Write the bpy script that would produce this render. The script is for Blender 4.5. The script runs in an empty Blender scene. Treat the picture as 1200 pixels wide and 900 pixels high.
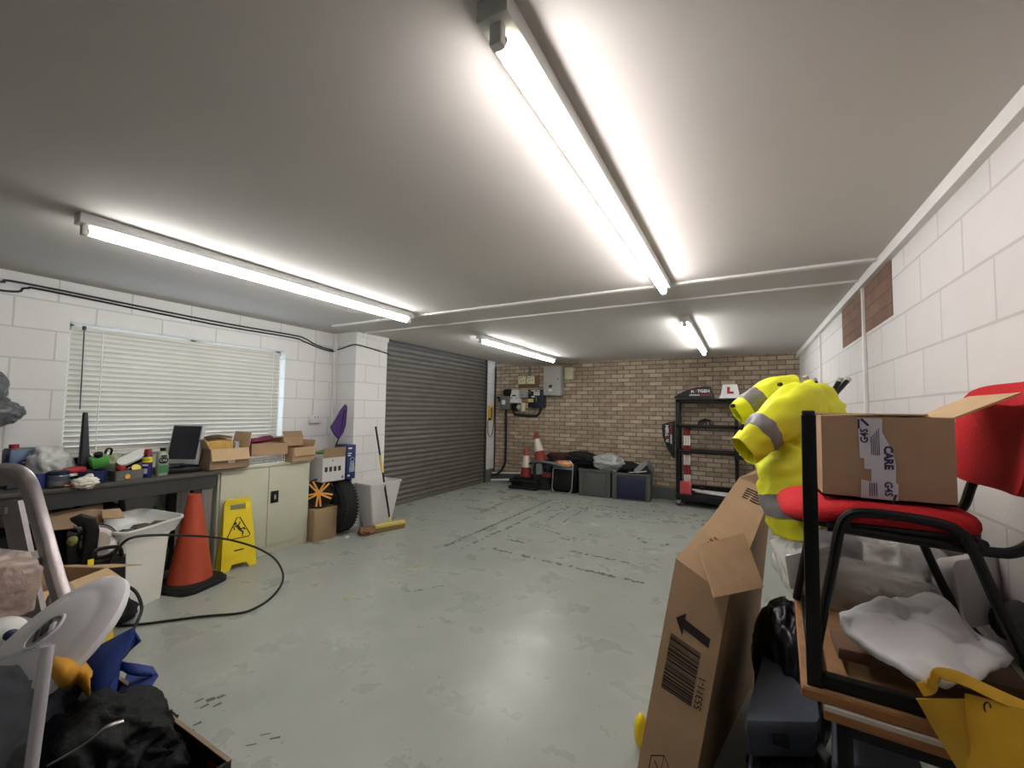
import bpy, bmesh, math, random
from mathutils import Vector, Matrix, noise
PI = math.pi
rad = math.radians
scn = bpy.context.scene
COL = scn.collection

# ------------------------------------------------------------------ survey of the room
# camera pose solved from the room's own lines (metres, origin on the floor under the camera)
CR = Vector((0.87223912, 0.48880746, 0.01631506)).normalized()
CU = Vector((0.0126942, -0.05597407, 0.99835152)).normalized()
CF = Vector((-0.48891489, 0.87059415, 0.05502779)).normalized()
FOC, CX, CY, HF = 497.59, 592.97, 453.49, 1.477
def P(px, py, x=None, y=None, z=None, d=None):
    """survey helper: world point seen at (px,py) on a known plane x=, y=, z= or at depth d"""
    v = CF + CR*((px-CX)/FOC) - CU*((py-CY)/FOC)
    if d is not None: t = d
    elif z is not None: t = (z-HF)/v.z
    elif y is not None: t = y/v.y
    else: t = x/v.x
    return v*t + Vector((0, 0, HF))

XL, XR, YB, YF, H = -4.60, 0.74, 7.77, -4.20, 2.426

# ------------------------------------------------------------------ materials
def lin(c):
    return tuple(((v/255.0)/12.92 if v/255.0 <= 0.04045 else ((v/255.0+0.055)/1.055)**2.4) for v in c) + (1.0,)
MATS = {}
def mat(name, col, rough=0.6, metal=0.0, var=0.10, vs=6.0, bump=0.0, bs=60.0, spec=0.5, emit=None, estr=0.0,
        alpha=1.0, trans=0.0, coat=0.0, stretch=None, col2=None):
    if name in MATS: return MATS[name]
    m = bpy.data.materials.new(name); m.use_nodes = True
    nt = m.node_tree; N = nt.nodes; K = nt.links
    b = N['Principled BSDF']
    b.inputs['Roughness'].default_value = rough
    b.inputs['Metallic'].default_value = metal
    b.inputs['Specular IOR Level'].default_value = spec
    b.inputs['Coat Weight'].default_value = coat
    b.inputs['Alpha'].default_value = alpha
    b.inputs['Transmission Weight'].default_value = trans
    tc = N.new('ShaderNodeTexCoord')
    mp = N.new('ShaderNodeMapping'); K.new(tc.outputs['Object'], mp.inputs['Vector'])
    if stretch: mp.inputs['Scale'].default_value = stretch
    nz = N.new('ShaderNodeTexNoise'); nz.inputs['Scale'].default_value = vs; nz.inputs['Detail'].default_value = 4
    K.new(mp.outputs['Vector'], nz.inputs['Vector'])
    rp = N.new('ShaderNodeValToRGB'); K.new(nz.outputs['Fac'], rp.inputs['Fac'])
    c = lin(col)
    lo = tuple(max(0, v*(1-var)) for v in c[:3])+(1,); hi = tuple(min(1, v*(1+var)) for v in c[:3])+(1,)
    if col2: hi = lin(col2); lo = c
    rp.color_ramp.elements[0].position = 0.3; rp.color_ramp.elements[1].position = 0.7
    rp.color_ramp.elements[0].color = lo; rp.color_ramp.elements[1].color = hi
    K.new(rp.outputs['Color'], b.inputs['Base Color'])
    if bump > 0:
        n2 = N.new('ShaderNodeTexNoise'); n2.inputs['Scale'].default_value = bs; n2.inputs['Detail'].default_value = 3
        K.new(mp.outputs['Vector'], n2.inputs['Vector'])
        bp = N.new('ShaderNodeBump'); bp.inputs['Strength'].default_value = bump; bp.inputs['Distance'].default_value = 0.01
        K.new(n2.outputs['Fac'], bp.inputs['Height']); K.new(bp.outputs['Normal'], b.inputs['Normal'])
    if emit:
        b.inputs['Emission Color'].default_value = lin(emit); b.inputs['Emission Strength'].default_value = estr
    MATS[name] = m
    return m

def wall_mat(name, axes, c1, c2, mortar, w, h, ms, bump, bias=0.0, sq=1.0, rough=0.75, smear=0.0, rnd=None):
    """brick / block masonry; axes picks the two object axes that lie in the wall"""
    m = bpy.data.materials.new(name); m.use_nodes = True
    nt = m.node_tree; N = nt.nodes; K = nt.links; b = N['Principled BSDF']
    tc = N.new('ShaderNodeTexCoord'); sp = N.new('ShaderNodeSeparateXYZ'); K.new(tc.outputs['Object'], sp.inputs[0])
    cb = N.new('ShaderNodeCombineXYZ'); K.new(sp.outputs[axes[0]], cb.inputs[0]); K.new(sp.outputs[axes[1]], cb.inputs[1])
    br = N.new('ShaderNodeTexBrick'); K.new(cb.outputs[0], br.inputs['Vector'])
    br.inputs['Scale'].default_value = 1.0; br.inputs['Brick Width'].default_value = w; br.inputs['Row Height'].default_value = h
    br.inputs['Mortar Size'].default_value = ms; br.inputs['Mortar Smooth'].default_value = 0.2; br.inputs['Bias'].default_value = bias
    br.inputs['Color1'].default_value = lin(c1); br.inputs['Color2'].default_value = lin(c2); br.inputs['Mortar'].default_value = lin(mortar)
    nz = N.new('ShaderNodeTexNoise'); nz.inputs['Scale'].default_value = 9; nz.inputs['Detail'].default_value = 5
    K.new(cb.outputs[0], nz.inputs['Vector'])
    mx = N.new('ShaderNodeMixRGB'); mx.blend_type = 'SOFT_LIGHT'; mx.inputs['Fac'].default_value = smear
    K.new(br.outputs['Color'], mx.inputs['Color1']); K.new(nz.outputs['Fac'], mx.inputs['Color2'])
    K.new(mx.outputs['Color'], b.inputs['Base Color'])
    b.inputs['Roughness'].default_value = rough
    n2 = N.new('ShaderNodeTexNoise'); n2.inputs['Scale'].default_value = 70; n2.inputs['Detail'].default_value = 4
    K.new(cb.outputs[0], n2.inputs['Vector'])
    iv = N.new('ShaderNodeMath'); iv.operation = 'SUBTRACT'; iv.inputs[0].default_value = 1.0; K.new(br.outputs['Fac'], iv.inputs[1])
    ad = N.new('ShaderNodeMath'); ad.operation = 'MULTIPLY_ADD'; K.new(n2.outputs['Fac'], ad.inputs[0]); ad.inputs[1].default_value = 0.35
    K.new(iv.outputs[0], ad.inputs[2])
    bp = N.new('ShaderNodeBump'); bp.inputs['Strength'].default_value = bump; bp.inputs['Distance'].default_value = 0.006
    K.new(ad.outputs[0], bp.inputs['Height']); K.new(bp.outputs['Normal'], b.inputs['Normal'])
    return m

def clear_mat(name, tint, clear, rough=0.15, bump=0.0, bs=25):
    """thin clear plastic film: a mix of see-through and glossy white"""
    m = bpy.data.materials.new(name); m.use_nodes = True
    nt = m.node_tree; N = nt.nodes; K = nt.links; b = N['Principled BSDF']; out = N['Material Output']
    b.inputs['Base Color'].default_value = lin(tint); b.inputs['Roughness'].default_value = rough
    tr = N.new('ShaderNodeBsdfTransparent'); mx = N.new('ShaderNodeMixShader'); mx.inputs['Fac'].default_value = clear
    tc = N.new('ShaderNodeTexCoord'); nz = N.new('ShaderNodeTexNoise'); nz.inputs['Scale'].default_value = bs; nz.inputs['Detail'].default_value = 3
    K.new(tc.outputs['Object'], nz.inputs['Vector'])
    if bump:
        bp = N.new('ShaderNodeBump'); bp.inputs['Strength'].default_value = bump; bp.inputs['Distance'].default_value = 0.02
        K.new(nz.outputs['Fac'], bp.inputs['Height']); K.new(bp.outputs['Normal'], b.inputs['Normal'])
    K.new(b.outputs['BSDF'], mx.inputs[1]); K.new(tr.outputs['BSDF'], mx.inputs[2]); K.new(mx.outputs['Shader'], out.inputs['Surface'])
    MATS[name] = m
    return m

# ------------------------------------------------------------------ mesh builder
def frame(o, xd, yd):
    x = Vector(xd).normalized(); y = Vector(yd); y = (y - x*y.dot(x)).normalized(); z = x.cross(y)
    return Matrix(((x.x, y.x, z.x, o[0]), (x.y, y.y, z.y, o[1]), (x.z, y.z, z.z, o[2]), (0, 0, 0, 1)))
def T(x, y=None, z=None):
    return Matrix.Translation(Vector((x, y, z)) if y is not None else Vector(x))
def RZ(a): return Matrix.Rotation(rad(a), 4, 'Z')
def RX(a): return Matrix.Rotation(rad(a), 4, 'X')
def RY(a): return Matrix.Rotation(rad(a), 4, 'Y')

class MB:
    def __init__(s): s.bm = bmesh.new(); s.mi = 0; s.soft = False
    def face(s, vs):
        try:
            f = s.bm.faces.new(vs); f.material_index = s.mi; return f
        except ValueError: return None
    def box(s, c, sz, M=None, bev=0.0, seg=2):
        m = T(c); m = (M @ m) if M is not None else m
        m = m @ Matrix.Diagonal((sz[0], sz[1], sz[2], 1))
        t = bmesh.new(); bmesh.ops.create_cube(t, size=1.0, matrix=m)
        if bev > 0:
            bmesh.ops.bevel(t, geom=t.edges[:]+t.verts[:], offset=bev, segments=seg, profile=0.5, affect='EDGES')
        s.join(t); return s
    def join(s, t):
        t.verts.index_update()
        vm = [s.bm.verts.new(v.co) for v in t.verts]
        for f in t.faces: s.face([vm[v.index] for v in f.verts])
        t.free()
    def b2(s, lo, hi, M=None, bev=0.0):
        c = [(a+b)/2 for a, b in zip(lo, hi)]; z = [abs(b-a) for a, b in zip(lo, hi)]
        return s.box(c, z, M, bev)
    def hexa(s, p):   # p: 4 bottom, 4 top, same order
        v = [s.bm.verts.new(Vector(q)) for q in p]
        for f in ((3, 2, 1, 0), (4, 5, 6, 7), (0, 1, 5, 4), (1, 2, 6, 5), (2, 3, 7, 6), (3, 0, 4, 7)): s.face([v[i] for i in f])
        return s
    def prism(s, poly, d, M=None, d0=0.0):
        M = M or Matrix()
        a = [s.bm.verts.new(M @ Vector((x, y, d0))) for x, y in poly]
        b = [s.bm.verts.new(M @ Vector((x, y, d0+d))) for x, y in poly]
        n = len(poly); s.face(a[::-1]); s.face(b)
        for i in range(n): s.face([a[i], a[(i+1) % n], b[(i+1) % n], b[i]])
        return s
    def sheet(s, pts, M=None):
        s.face([s.bm.verts.new((M @ Vector(p)) if M is not None else Vector(p)) for p in pts]); return s
    def sweep(s, path, prof, closed=False, caps=True, up=None, scales=None):
        """sweep a 2-D profile (list of (a,b)) along a path; parallel transport, or b towards `up`"""
        path = [Vector(p) for p in path]; n = len(path); rings = []
        N = None
        for i in range(n):
            if closed: t = (path[(i+1) % n]-path[i-1])
            else: t = path[min(i+1, n-1)]-path[max(i-1, 0)]
            t = t.normalized()
            if up is not None:
                N = Vector(up) - t*Vector(up).dot(t); N.normalize()
            elif N is None:
                N = t.orthogonal().normalized()
            else:
                N = (N - t*N.dot(t)).normalized()
            B = t.cross(N); k = scales[i] if scales else 1.0
            rings.append([path[i] + B*a*k + N*b*k for a, b in prof])
        return s.loft(rings, caps=caps and not closed, loop=closed)
    def tube(s, path, r, seg=8, closed=False, caps=True):
        sc = None
        if isinstance(r, (list, tuple)): sc = r; r = 1.0
        prof = [(r*math.cos(2*PI*k/seg), r*math.sin(2*PI*k/seg)) for k in range(seg)]
        return s.sweep(path, prof, closed, caps, scales=sc)
    def bar(s, path, w, t, up=None, closed=False):
        return s.sweep(path, [(-w/2, -t/2), (w/2, -t/2), (w/2, t/2), (-w/2, t/2)], closed, True, up=up)
    def loft(s, rings, caps=True, loop=False):
        V = [[s.bm.verts.new(Vector(p)) for p in r] for r in rings]
        n = len(V[0]); m = len(V)
        for i in range(m if loop else m-1):
            a, b = V[i], V[(i+1) % m]
            for j in range(n): s.face([a[j], a[(j+1) % n], b[(j+1) % n], b[j]])
        if caps and not loop:
            s.face(V[0][::-1]); s.face(V[-1])
        return s
    def lathe(s, prof, seg=24, M=None, closed=False):
        M = M or Matrix(); rings = []
        for r, z in prof:
            rings.append([M @ Vector((max(r, 1e-4)*math.cos(2*PI*k/seg), max(r, 1e-4)*math.sin(2*PI*k/seg), z)) for k in range(seg)])
        return s.loft(rings, caps=not closed, loop=closed)
    def cyl(s, p, q, r, seg=12, r2=None):
        p, q = Vector(p), Vector(q); t = (q-p).normalized(); n = t.orthogonal().normalized(); b = t.cross(n)
        r2 = r if r2 is None else r2
        return s.loft([[o + n*R*math.cos(2*PI*k/seg)+b*R*math.sin(2*PI*k/seg) for k in range(seg)] for o, R in ((p, r), (q, r2))])
    def grid(s, fn, nu, nv, thick=0.0):
        def mk(off):
            pts = [[Vector(fn(i/nu, j/nv)) for j in range(nv+1)] for i in range(nu+1)]
            if off:
                out = []
                for i in range(nu+1):
                    row = []
                    for j in range(nv+1):
                        du = pts[min(i+1, nu)][j]-pts[max(i-1, 0)][j]; dv = pts[i][min(j+1, nv)]-pts[i][max(j-1, 0)]
                        n = du.cross(dv); n = n.normalized() if n.length > 1e-9 else Vector((0, 0, 1))
                        row.append(pts[i][j]-n*off)
                    out.append(row)
                pts = out
            return [[s.bm.verts.new(p) for p in row] for row in pts]
        A = mk(0)
        for i in range(nu):
            for j in range(nv): s.face([A[i][j], A[i+1][j], A[i+1][j+1], A[i][j+1]])
        if thick:
            B = mk(thick)
            for i in range(nu):
                for j in range(nv): s.face([B[i][j], B[i][j+1], B[i+1][j+1], B[i+1][j]])
            for i in range(nu):
                s.face([A[i][0], B[i][0], B[i+1][0], A[i+1][0]]); s.face([A[i][nv], A[i+1][nv], B[i+1][nv], B[i][nv]])
            for j in range(nv):
                s.face([A[0][j], A[0][j+1], B[0][j+1], B[0][j]]); s.face([A[nu][j], B[nu][j], B[nu][j+1], A[nu][j+1]])
        return s
    def blob(s, c, sz, amp=0.15, freq=3.0, seed=0, sub=4, M=None, flat=None, boxy=0.0, ridge=0.0):
        """crumpled soft lump: an ellipsoid pushed about by noise, optionally flattened below z=flat"""
        t = bmesh.new(); bmesh.ops.create_icosphere(t, subdivisions=sub, radius=1.0)
        for v in t.verts:
            p = v.co.copy()
            if boxy:
                mxx = max(abs(p.x), abs(p.y), abs(p.z)); p = p.lerp(p/mxx, boxy)
            q = v.co*freq + Vector((seed*7.1, seed*3.3, seed*1.7))
            wq = q + 0.6*Vector((noise.noise(q+Vector((5, 1, 2))), noise.noise(q+Vector((1, 7, 3))), noise.noise(q+Vector((2, 3, 9)))))
            k = 1 + amp*(0.75*noise.noise(wq) + 0.25*noise.noise(wq*2.3))
            if ridge: k += ridge*(0.30-math.sqrt(noise.noise(wq*1.9)**2+0.004))
            p = p*k
            p = Vector((p.x*sz[0], p.y*sz[1], p.z*sz[2])) + Vector(c)
            if flat is not None and p.z < flat: p.z = flat + 0.004*noise.noise(q*3)
            if M is not None: p = M @ p
            v.co = p
        s.soft = True; s.join(t); return s
    def text(s, txt, size, M, ext=0.0006, align='CENTER', bold=0.0, shear=0.0, sx=1.0):
        cu = bpy.data.curves.new('txt', 'FONT'); cu.body = txt; cu.size = size; cu.align_x = align; cu.align_y = 'CENTER'
        cu.extrude = ext; cu.offset = bold; cu.shear = shear; cu.resolution_u = 2
        o = bpy.data.objects.new('txt', cu); COL.objects.link(o)
        dg = bpy.context.evaluated_depsgraph_get(); dg.update()
        me = bpy.data.meshes.new_from_object(o.evaluated_get(dg))
        t = bmesh.new(); t.from_mesh(me)
        bmesh.ops.transform(t, matrix=M @ Matrix.Diagonal((sx, 1, 1, 1)), verts=t.verts[:])
        s.join(t)
        bpy.data.objects.remove(o); bpy.data.curves.remove(cu); bpy.data.meshes.remove(me)
        return s
    def xf(s, M):
        bmesh.ops.transform(s.bm, matrix=M, verts=s.bm.verts[:]); return s

def link(name, mb, mats, parent=None, smooth=35, kind=None, label=None, keepnormals=False):
    bmesh.ops.remove_doubles(mb.bm, verts=mb.bm.verts[:], dist=1e-5)
    if not keepnormals: bmesh.ops.recalc_face_normals(mb.bm, faces=mb.bm.faces[:])
    me = bpy.data.meshes.new(name); mb.bm.to_mesh(me); mb.bm.free()
    for m in (mats if isinstance(mats, (list, tuple)) else [mats]): me.materials.append(m)
    if mb.soft and smooth: smooth = 175
    if smooth:
        for p in me.polygons: p.use_smooth = True
        me.set_sharp_from_angle(angle=rad(smooth))
    o = bpy.data.objects.new(name, me); COL.objects.link(o)
    if parent is not None: o.parent = parent
    if kind: o['kind'] = kind
    if label: o['label'] = label
    return o
def struct(name, mb, m, label=None, smooth=35):
    return link(name, mb, m, None, smooth, kind='structure', label=label)

class Thing:
    """an Empty at the thing's base; parts are given in world coordinates unless local=True"""
    def __init__(s, name, label, cat, loc=(0, 0, 0), rz=0.0, group=None, M=None):
        o = bpy.data.objects.new(name, None); COL.objects.link(o)
        s.M = M if M is not None else T(loc) @ RZ(rz)
        o.matrix_world = s.M; o.empty_display_size = 0.05
        o['label'] = label; o['category'] = cat
        if group: o['group'] = group
        s.o = o
    def part(s, name, mb, m, parent=None, local=True, smooth=35, label=None, kind=None):
        if not local: mb.xf(s.M.inverted())
        return link(name, mb, m, parent or s.o, smooth, label=label, kind=kind)
def solo(name, label, cat, mb, m, loc=(0, 0, 0), rz=0.0, group=None, local=False, smooth=35, M=None, kind=None):
    """a thing that is one mesh"""
    M = M if M is not None else T(loc) @ RZ(rz)
    if not local: mb.xf(M.inverted())
    o = link(name, mb, m, None, smooth, kind=kind); o.matrix_world = M
    o['label'] = label; o['category'] = cat
    if group: o['group'] = group
    return o
def copy_tree(o, parent=None):
    c = o.copy(); COL.objects.link(c)
    if parent is not None: c.parent = parent
    for ch in list(o.children): copy_tree(ch, c)
    return c
def arc(c, r, a0, a1, n, M=None):
    pts = [Vector((c[0]+r*math.cos(rad(a0+(a1-a0)*i/n)), c[1]+r*math.sin(rad(a0+(a1-a0)*i/n)), 0)) for i in range(n+1)]
    return [M @ p for p in pts] if M is not None else pts
def spline(pts, n=8):
    """Catmull-Rom through the points"""
    pts = [Vector(p) for p in pts]; out = []
    for i in range(len(pts)-1):
        p0 = pts[max(i-1, 0)]; p1 = pts[i]; p2 = pts[i+1]; p3 = pts[min(i+2, len(pts)-1)]
        for k in range(n):
            t = k/n
            out.append(0.5*((2*p1)+(p2-p0)*t+(2*p0-5*p1+4*p2-p3)*t*t+(3*p1-p0-3*p2+p3)*t**3))
    out.append(pts[-1]); return out
def rrect(w, h, r, n=5):
    out = []
    for cx, cy, a in ((w/2-r, h/2-r, 0), (-w/2+r, h/2-r, 90), (-w/2+r, -h/2+r, 180), (w/2-r, -h/2+r, 270)):
        for k in range(n+1):
            out.append((cx+r*math.cos(rad(a+90*k/n)), cy+r*math.sin(rad(a+90*k/n))))
    return out

# ------------------------------------------------------------------ shared materials
M_white_paint = mat('white_gloss_paint', (225, 223, 220), 0.45, var=0.04)
M_black_plastic = mat('black_plastic', (15, 15, 17), 0.4, var=0.15, spec=0.35)
M_black_rubber = mat('black_rubber', (18, 18, 19), 0.75, var=0.2, bump=0.2)
M_black_metal = mat('black_powder_coated_steel', (13, 13, 15), 0.38, 0.0, var=0.15, bump=0.05, bs=200, spec=0.35)
M_black_cloth = mat('black_cloth', (14, 14, 16), 0.85, var=0.35, bump=0.6, bs=90)
M_card = mat('brown_cardboard', (174, 143, 110), 0.8, var=0.07, vs=14, bump=0.08, bs=120)
M_card_in = mat('cardboard_inside', (166, 132, 98), 0.85, var=0.06, vs=14)
M_card_pale = mat('pale_cardboard', (192, 163, 124), 0.8, var=0.07, vs=14)
M_card_dark = mat('dark_cardboard', (146, 120, 94), 0.85, var=0.1, vs=10)
M_print = mat('dark_brown_print', (40, 30, 26), 0.8, var=0.1)
M_chrome = mat('bright_steel', (190, 190, 192), 0.25, 1.0, var=0.06)
M_alu = mat('scuffed_aluminium', (180, 172, 172), 0.36, 0.9, var=0.14, vs=14, bump=0.05, bs=90)
M_white_plastic = mat('white_plastic', (226, 226, 222), 0.4, var=0.03)
M_grey_plastic = mat('grey_plastic', (120, 122, 122), 0.5, var=0.06)
M_red_plastic = mat('red_plastic', (150, 30, 32), 0.45, var=0.1)
M_yellow = mat('yellow_plastic', (236, 208, 30), 0.45, var=0.05)
M_darkgrey = mat('dark_grey_plastic', (58, 60, 60), 0.5, var=0.1)
M_paper = mat('white_paper', (226, 224, 216), 0.8, var=0.03)
M_cable = mat('black_cable_sheath', (18, 18, 19), 0.45, var=0.1)

def carton(name, label, loc, rz, size, flaps=(), m=None, mi=None, closed=False, group=None, M=None, t=0.006, cat='cardboard box', tape=None):
    """a cardboard carton: open tray body plus each flap as a child; flap = (side, length, angle from closed)"""
    m = m or M_card; mi = mi or m
    w, d, h = size
    th = Thing(name, label, cat, loc, rz, group, M)
    b = MB()
    b.box((0, 0, t/2), (w, d, t))
    b.box((w/2-t/2, 0, h/2), (t, d, h)); b.box((-w/2+t/2, 0, h/2), (t, d, h))
    b.box((0, d/2-t/2, h/2), (w-2*t, t, h)); b.box((0, -d/2+t/2, h/2), (w-2*t, t, h))
    if closed:
        b.box((0, d/4-0.001, h-t/2), (w-2*t, d/2-t-0.003, t)); b.box((0, -d/4+0.001, h-t/2), (w-2*t, d/2-t-0.003, t))
    th.part('carton_body', b, m)
    for side, ln, ang in flaps:
        o = {'x+': (w/2, 0), 'x-': (-w/2, 0), 'y+': (0, d/2), 'y-': (0, -d/2)}[side]
        out = Vector({'x+': (1, 0, 0), 'x-': (-1, 0, 0), 'y+': (0, 1, 0), 'y-': (0, -1, 0)}[side])
        wid = d if side[0] == 'x' else w
        dr = -out*math.cos(rad(ang)) + Vector((0, 0, 1))*math.sin(rad(ang))
        side_v = Vector((0, 0, 1)).cross(out)
        F = frame((o[0], o[1], h), side_v, dr)
        f = MB(); f.box((0, ln/2, 0), (wid-0.006, ln, t*0.8), F)
        th.part('flap', f, mi)
    return th
EXPO = 2.04
# =================================================================== THE ROOM
M_block_l = wall_mat('white_painted_blockwork_side', (1, 2), (221, 219, 217), (225, 223, 221), (200, 198, 196), 0.45, 0.225, 0.006, 0.55, smear=0.10)
M_block_b = wall_mat('white_painted_blockwork_end', (0, 2), (221, 219, 217), (225, 223, 221), (200, 198, 196), 0.45, 0.225, 0.006, 0.55, smear=0.10)
M_brick = wall_mat('buff_brown_brickwork', (0, 2), (161, 143, 123), (203, 187, 163), (122, 104, 88), 0.225, 0.075, 0.009, 0.8, bias=-0.3, rough=0.9, smear=0.6)
M_patch = wall_mat('bare_brown_brick_patch', (1, 2), (112, 84, 70), (128, 96, 80), (92, 70, 60), 0.34, 0.085, 0.004, 0.8, bias=0, rough=0.9, smear=0.3)
M_ceil = mat('ceiling_emulsion', (199, 194, 189), 0.85, var=0.02, vs=1.3, bump=0.05, bs=45)
M_skirt = mat('grey_skirting_paint', (98, 100, 98), 0.6, var=0.08)
M_shutter = mat('dark_grey_shutter_steel', (114, 109, 102), 0.38, 0.35, var=0.10, vs=5, bump=0.05, bs=80)

def floor_mat():
    m = bpy.data.materials.new('grey_green_floor_paint'); m.use_nodes = True
    nt = m.node_tree; N = nt.nodes; K = nt.links; b = N['Principled BSDF']
    tc = N.new('ShaderNodeTexCoord')
    def nz(sc, det, rough=0.6, stretch=None, dist=0):
        mp = N.new('ShaderNodeMapping'); K.new(tc.outputs['Object'], mp.inputs['Vector'])
        if stretch: mp.inputs['Scale'].default_value = stretch
        n = N.new('ShaderNodeTexNoise'); n.inputs['Scale'].default_value = sc; n.inputs['Detail'].default_value = det
        n.inputs['Roughness'].default_value = rough; n.inputs['Distortion'].default_value = dist
        K.new(mp.outputs['Vector'], n.inputs['Vector']); return n
    def ramp(n, stops):
        r = N.new('ShaderNodeValToRGB'); K.new(n.outputs['Fac'], r.inputs['Fac'])
        e = r.color_ramp.elements
        while len(e) < len(stops): e.new(0.5)
        for i, (p, c) in enumerate(stops): e[i].position = p; e[i].color = c
        return r
    base = ramp(nz(1.6, 6), [(0.3, lin((156, 161, 154))), (0.55, lin((166, 170, 162))), (0.75, lin((160, 165, 158)))])
    dirt = ramp(nz(3.0, 3, 0.5), [(0.42, (0, 0, 0, 1)), (0.85, (1, 1, 1, 1))])
    spots = ramp(nz(30, 3, 0.5), [(0.745, (0, 0, 0, 1)), (0.775, (1, 1, 1, 1))])
    pale = ramp(nz(23, 2, 0.5), [(0.735, (0, 0, 0, 1)), (0.75, (1, 1, 1, 1))])
    def mix(fac, k, a, col):
        f = N.new('ShaderNodeMath'); f.operation = 'MULTIPLY'; K.new(fac.outputs['Color'], f.inputs[0]); f.inputs[1].default_value = k
        x = N.new('ShaderNodeMixRGB'); K.new(f.outputs[0], x.inputs['Fac']); K.new(a.outputs['Color'], x.inputs['Color1']); x.inputs['Color2'].default_value = lin(col); return x
    c = mix(dirt, 0.15, base, (108, 112, 104)); c = mix(spots, 0.8, c, (58, 60, 58)); c = mix(pale, 0.6, c, (190, 190, 182))
    K.new(c.outputs['Color'], b.inputs['Base Color'])
    rr = ramp(nz(3.0, 5), [(0.3, (0.24,)*3+(1,)), (0.7, (0.36,)*3+(1,))]); K.new(rr.outputs['Color'], b.inputs['Roughness'])
    bp = N.new('ShaderNodeBump'); bp.inputs['Strength'].default_value = 0.06; bp.inputs['Distance'].default_value = 0.01
    K.new(nz(14, 6).outputs['Fac'], bp.inputs['Height']); K.new(bp.outputs['Normal'], b.inputs['Normal'])
    return m
M_floor = floor_mat()
M_scuff = mat('dark_scuff_marks', (64, 64, 60), 0.7, var=0.3, vs=22, col2=(110, 112, 106))
M_rust = mat('rusty_tape_residue', (120, 104, 70), 0.7, var=0.3, vs=20, col2=(136, 128, 100))
M_ymark = mat('faint_yellow_line_paint', (170, 164, 96), 0.7, var=0.2, vs=30, col2=(146, 148, 122))

rnd = random.Random(5)
fl = MB(); fl.b2((-5.2, YF-0.2, -0.12), (1.1, 8.1, 0.0))
def mark(mi, a, b, w, broken=0.0, jit=0.008):
    """worn strip on the floor from pixel-surveyed end to end: a chain of ragged flakes"""
    fl.mi = mi
    a = P(*a, z=0); b = P(*b, z=0); L = (b-a).length; n = max(2, int(L/0.035)); t = (b-a).normalized(); s = Vector((-t.y, t.x, 0))
    for i in range(n):
        if rnd.random() < broken: continue
        p = a.lerp(b, i/n); q = a.lerp(b, (i+0.95)/n); h = w*(0.27+0.5*rnd.random()**1.3); o = s*rnd.uniform(-jit, jit)*1.3
        z = Vector((0, 0, 0.0012))
        fl.sheet([p+o-s*h*rnd.uniform(.4, 1)+z, q+o-s*h*rnd.uniform(.4, 1)+z, q+o+s*h*rnd.uniform(.4, 1)+z, p+o+s*h*rnd.uniform(.4, 1)+z])
    fl.mi = 0
mark(1, (522, 640), (645, 586), 0.05, 0.10); mark(1, (540, 643), (610, 612), 0.05, 0.2); mark(1, (612, 610), (648, 592), 0.045, 0.2)
mark(1, (577, 643), (755, 684), 0.06, 0.35); mark(1, (620, 615), (676, 632), 0.05, 0.25); mark(1, (590, 631), (624, 638), 0.05, 0.2)
mark(1, (680, 625), (708, 629), 0.04, 0.2); mark(1, (655, 630), (675, 634), 0.05, 0.2); mark(1, (660, 644), (738, 660), 0.05, 0.35)
mark(1, (640, 611), (668, 593), 0.04, 0.3); mark(1, (660, 612), (690, 594), 0.04, 0.3); mark(1, (560, 578), (640, 588), 0.05, 0.55)
for k in range(3): mark(1, (655, 588+4*k), (832, 606+5*k), 0.06, 0.55, 0.03)
mark(1, (745, 632), (800, 642), 0.09, 0.6, 0.05); mark(1, (700, 604), (760, 612), 0.05, 0.3)
mark(1, (230, 826), (262, 812), 0.03, 0.25, 0.02); mark(1, (236, 832), (268, 816), 0.02, 0.4, 0.02); mark(1, (216, 858), (238, 848), 0.03, 0.2, 0.02)
mark(1, (290, 868), (330, 860), 0.02, 0.6, 0.03); mark(1, (480, 694), (520, 686), 0.03, 0.5)
mark(2, (610, 580), (560, 602), 0.10, 0.25, 0.02)
mark(3, (455, 678), (510, 655), 0.035, 0.2); mark(3, (462, 666), (482, 656), 0.03, 0.3); mark(3, (410, 662), (455, 650), 0.03, 0.5)
mark(3, (395, 694), (412, 708), 0.05, 0.3); mark(3, (405, 690), (420, 704), 0.03, 0.5)
struct('floor', fl, [M_floor, M_scuff, M_rust, M_ymark], 'grey-green painted concrete floor with worn dark scuff lines', smooth=0)

c = MB(); c.b2((XL-0.3, YF-0.2, H), (1.1, 4.19, H+0.2)); c.b2((-4.26, 4.19, H), (1.1, 8.1, H+0.2)); c.b2((XL-0.4, 4.19, 2.72), (-4.26, 8.1, 2.82))
struct('ceiling', c, M_ceil, 'flat grey-white ceiling')
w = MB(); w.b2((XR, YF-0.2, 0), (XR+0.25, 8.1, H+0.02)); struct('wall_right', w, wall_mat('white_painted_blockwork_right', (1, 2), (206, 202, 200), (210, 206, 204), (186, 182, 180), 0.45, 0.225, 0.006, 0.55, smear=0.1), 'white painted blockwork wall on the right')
w = MB(); w.b2((XL-0.4, YB, 0), (1.1, YB+0.25, 2.8)); struct('wall_back', w, M_brick, 'buff brown brick wall at the far end')
w = MB(); w.b2((XL-0.4, YF-0.2, 0), (1.1, YF, H+0.02)); struct('wall_front', w, M_block_b)
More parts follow.
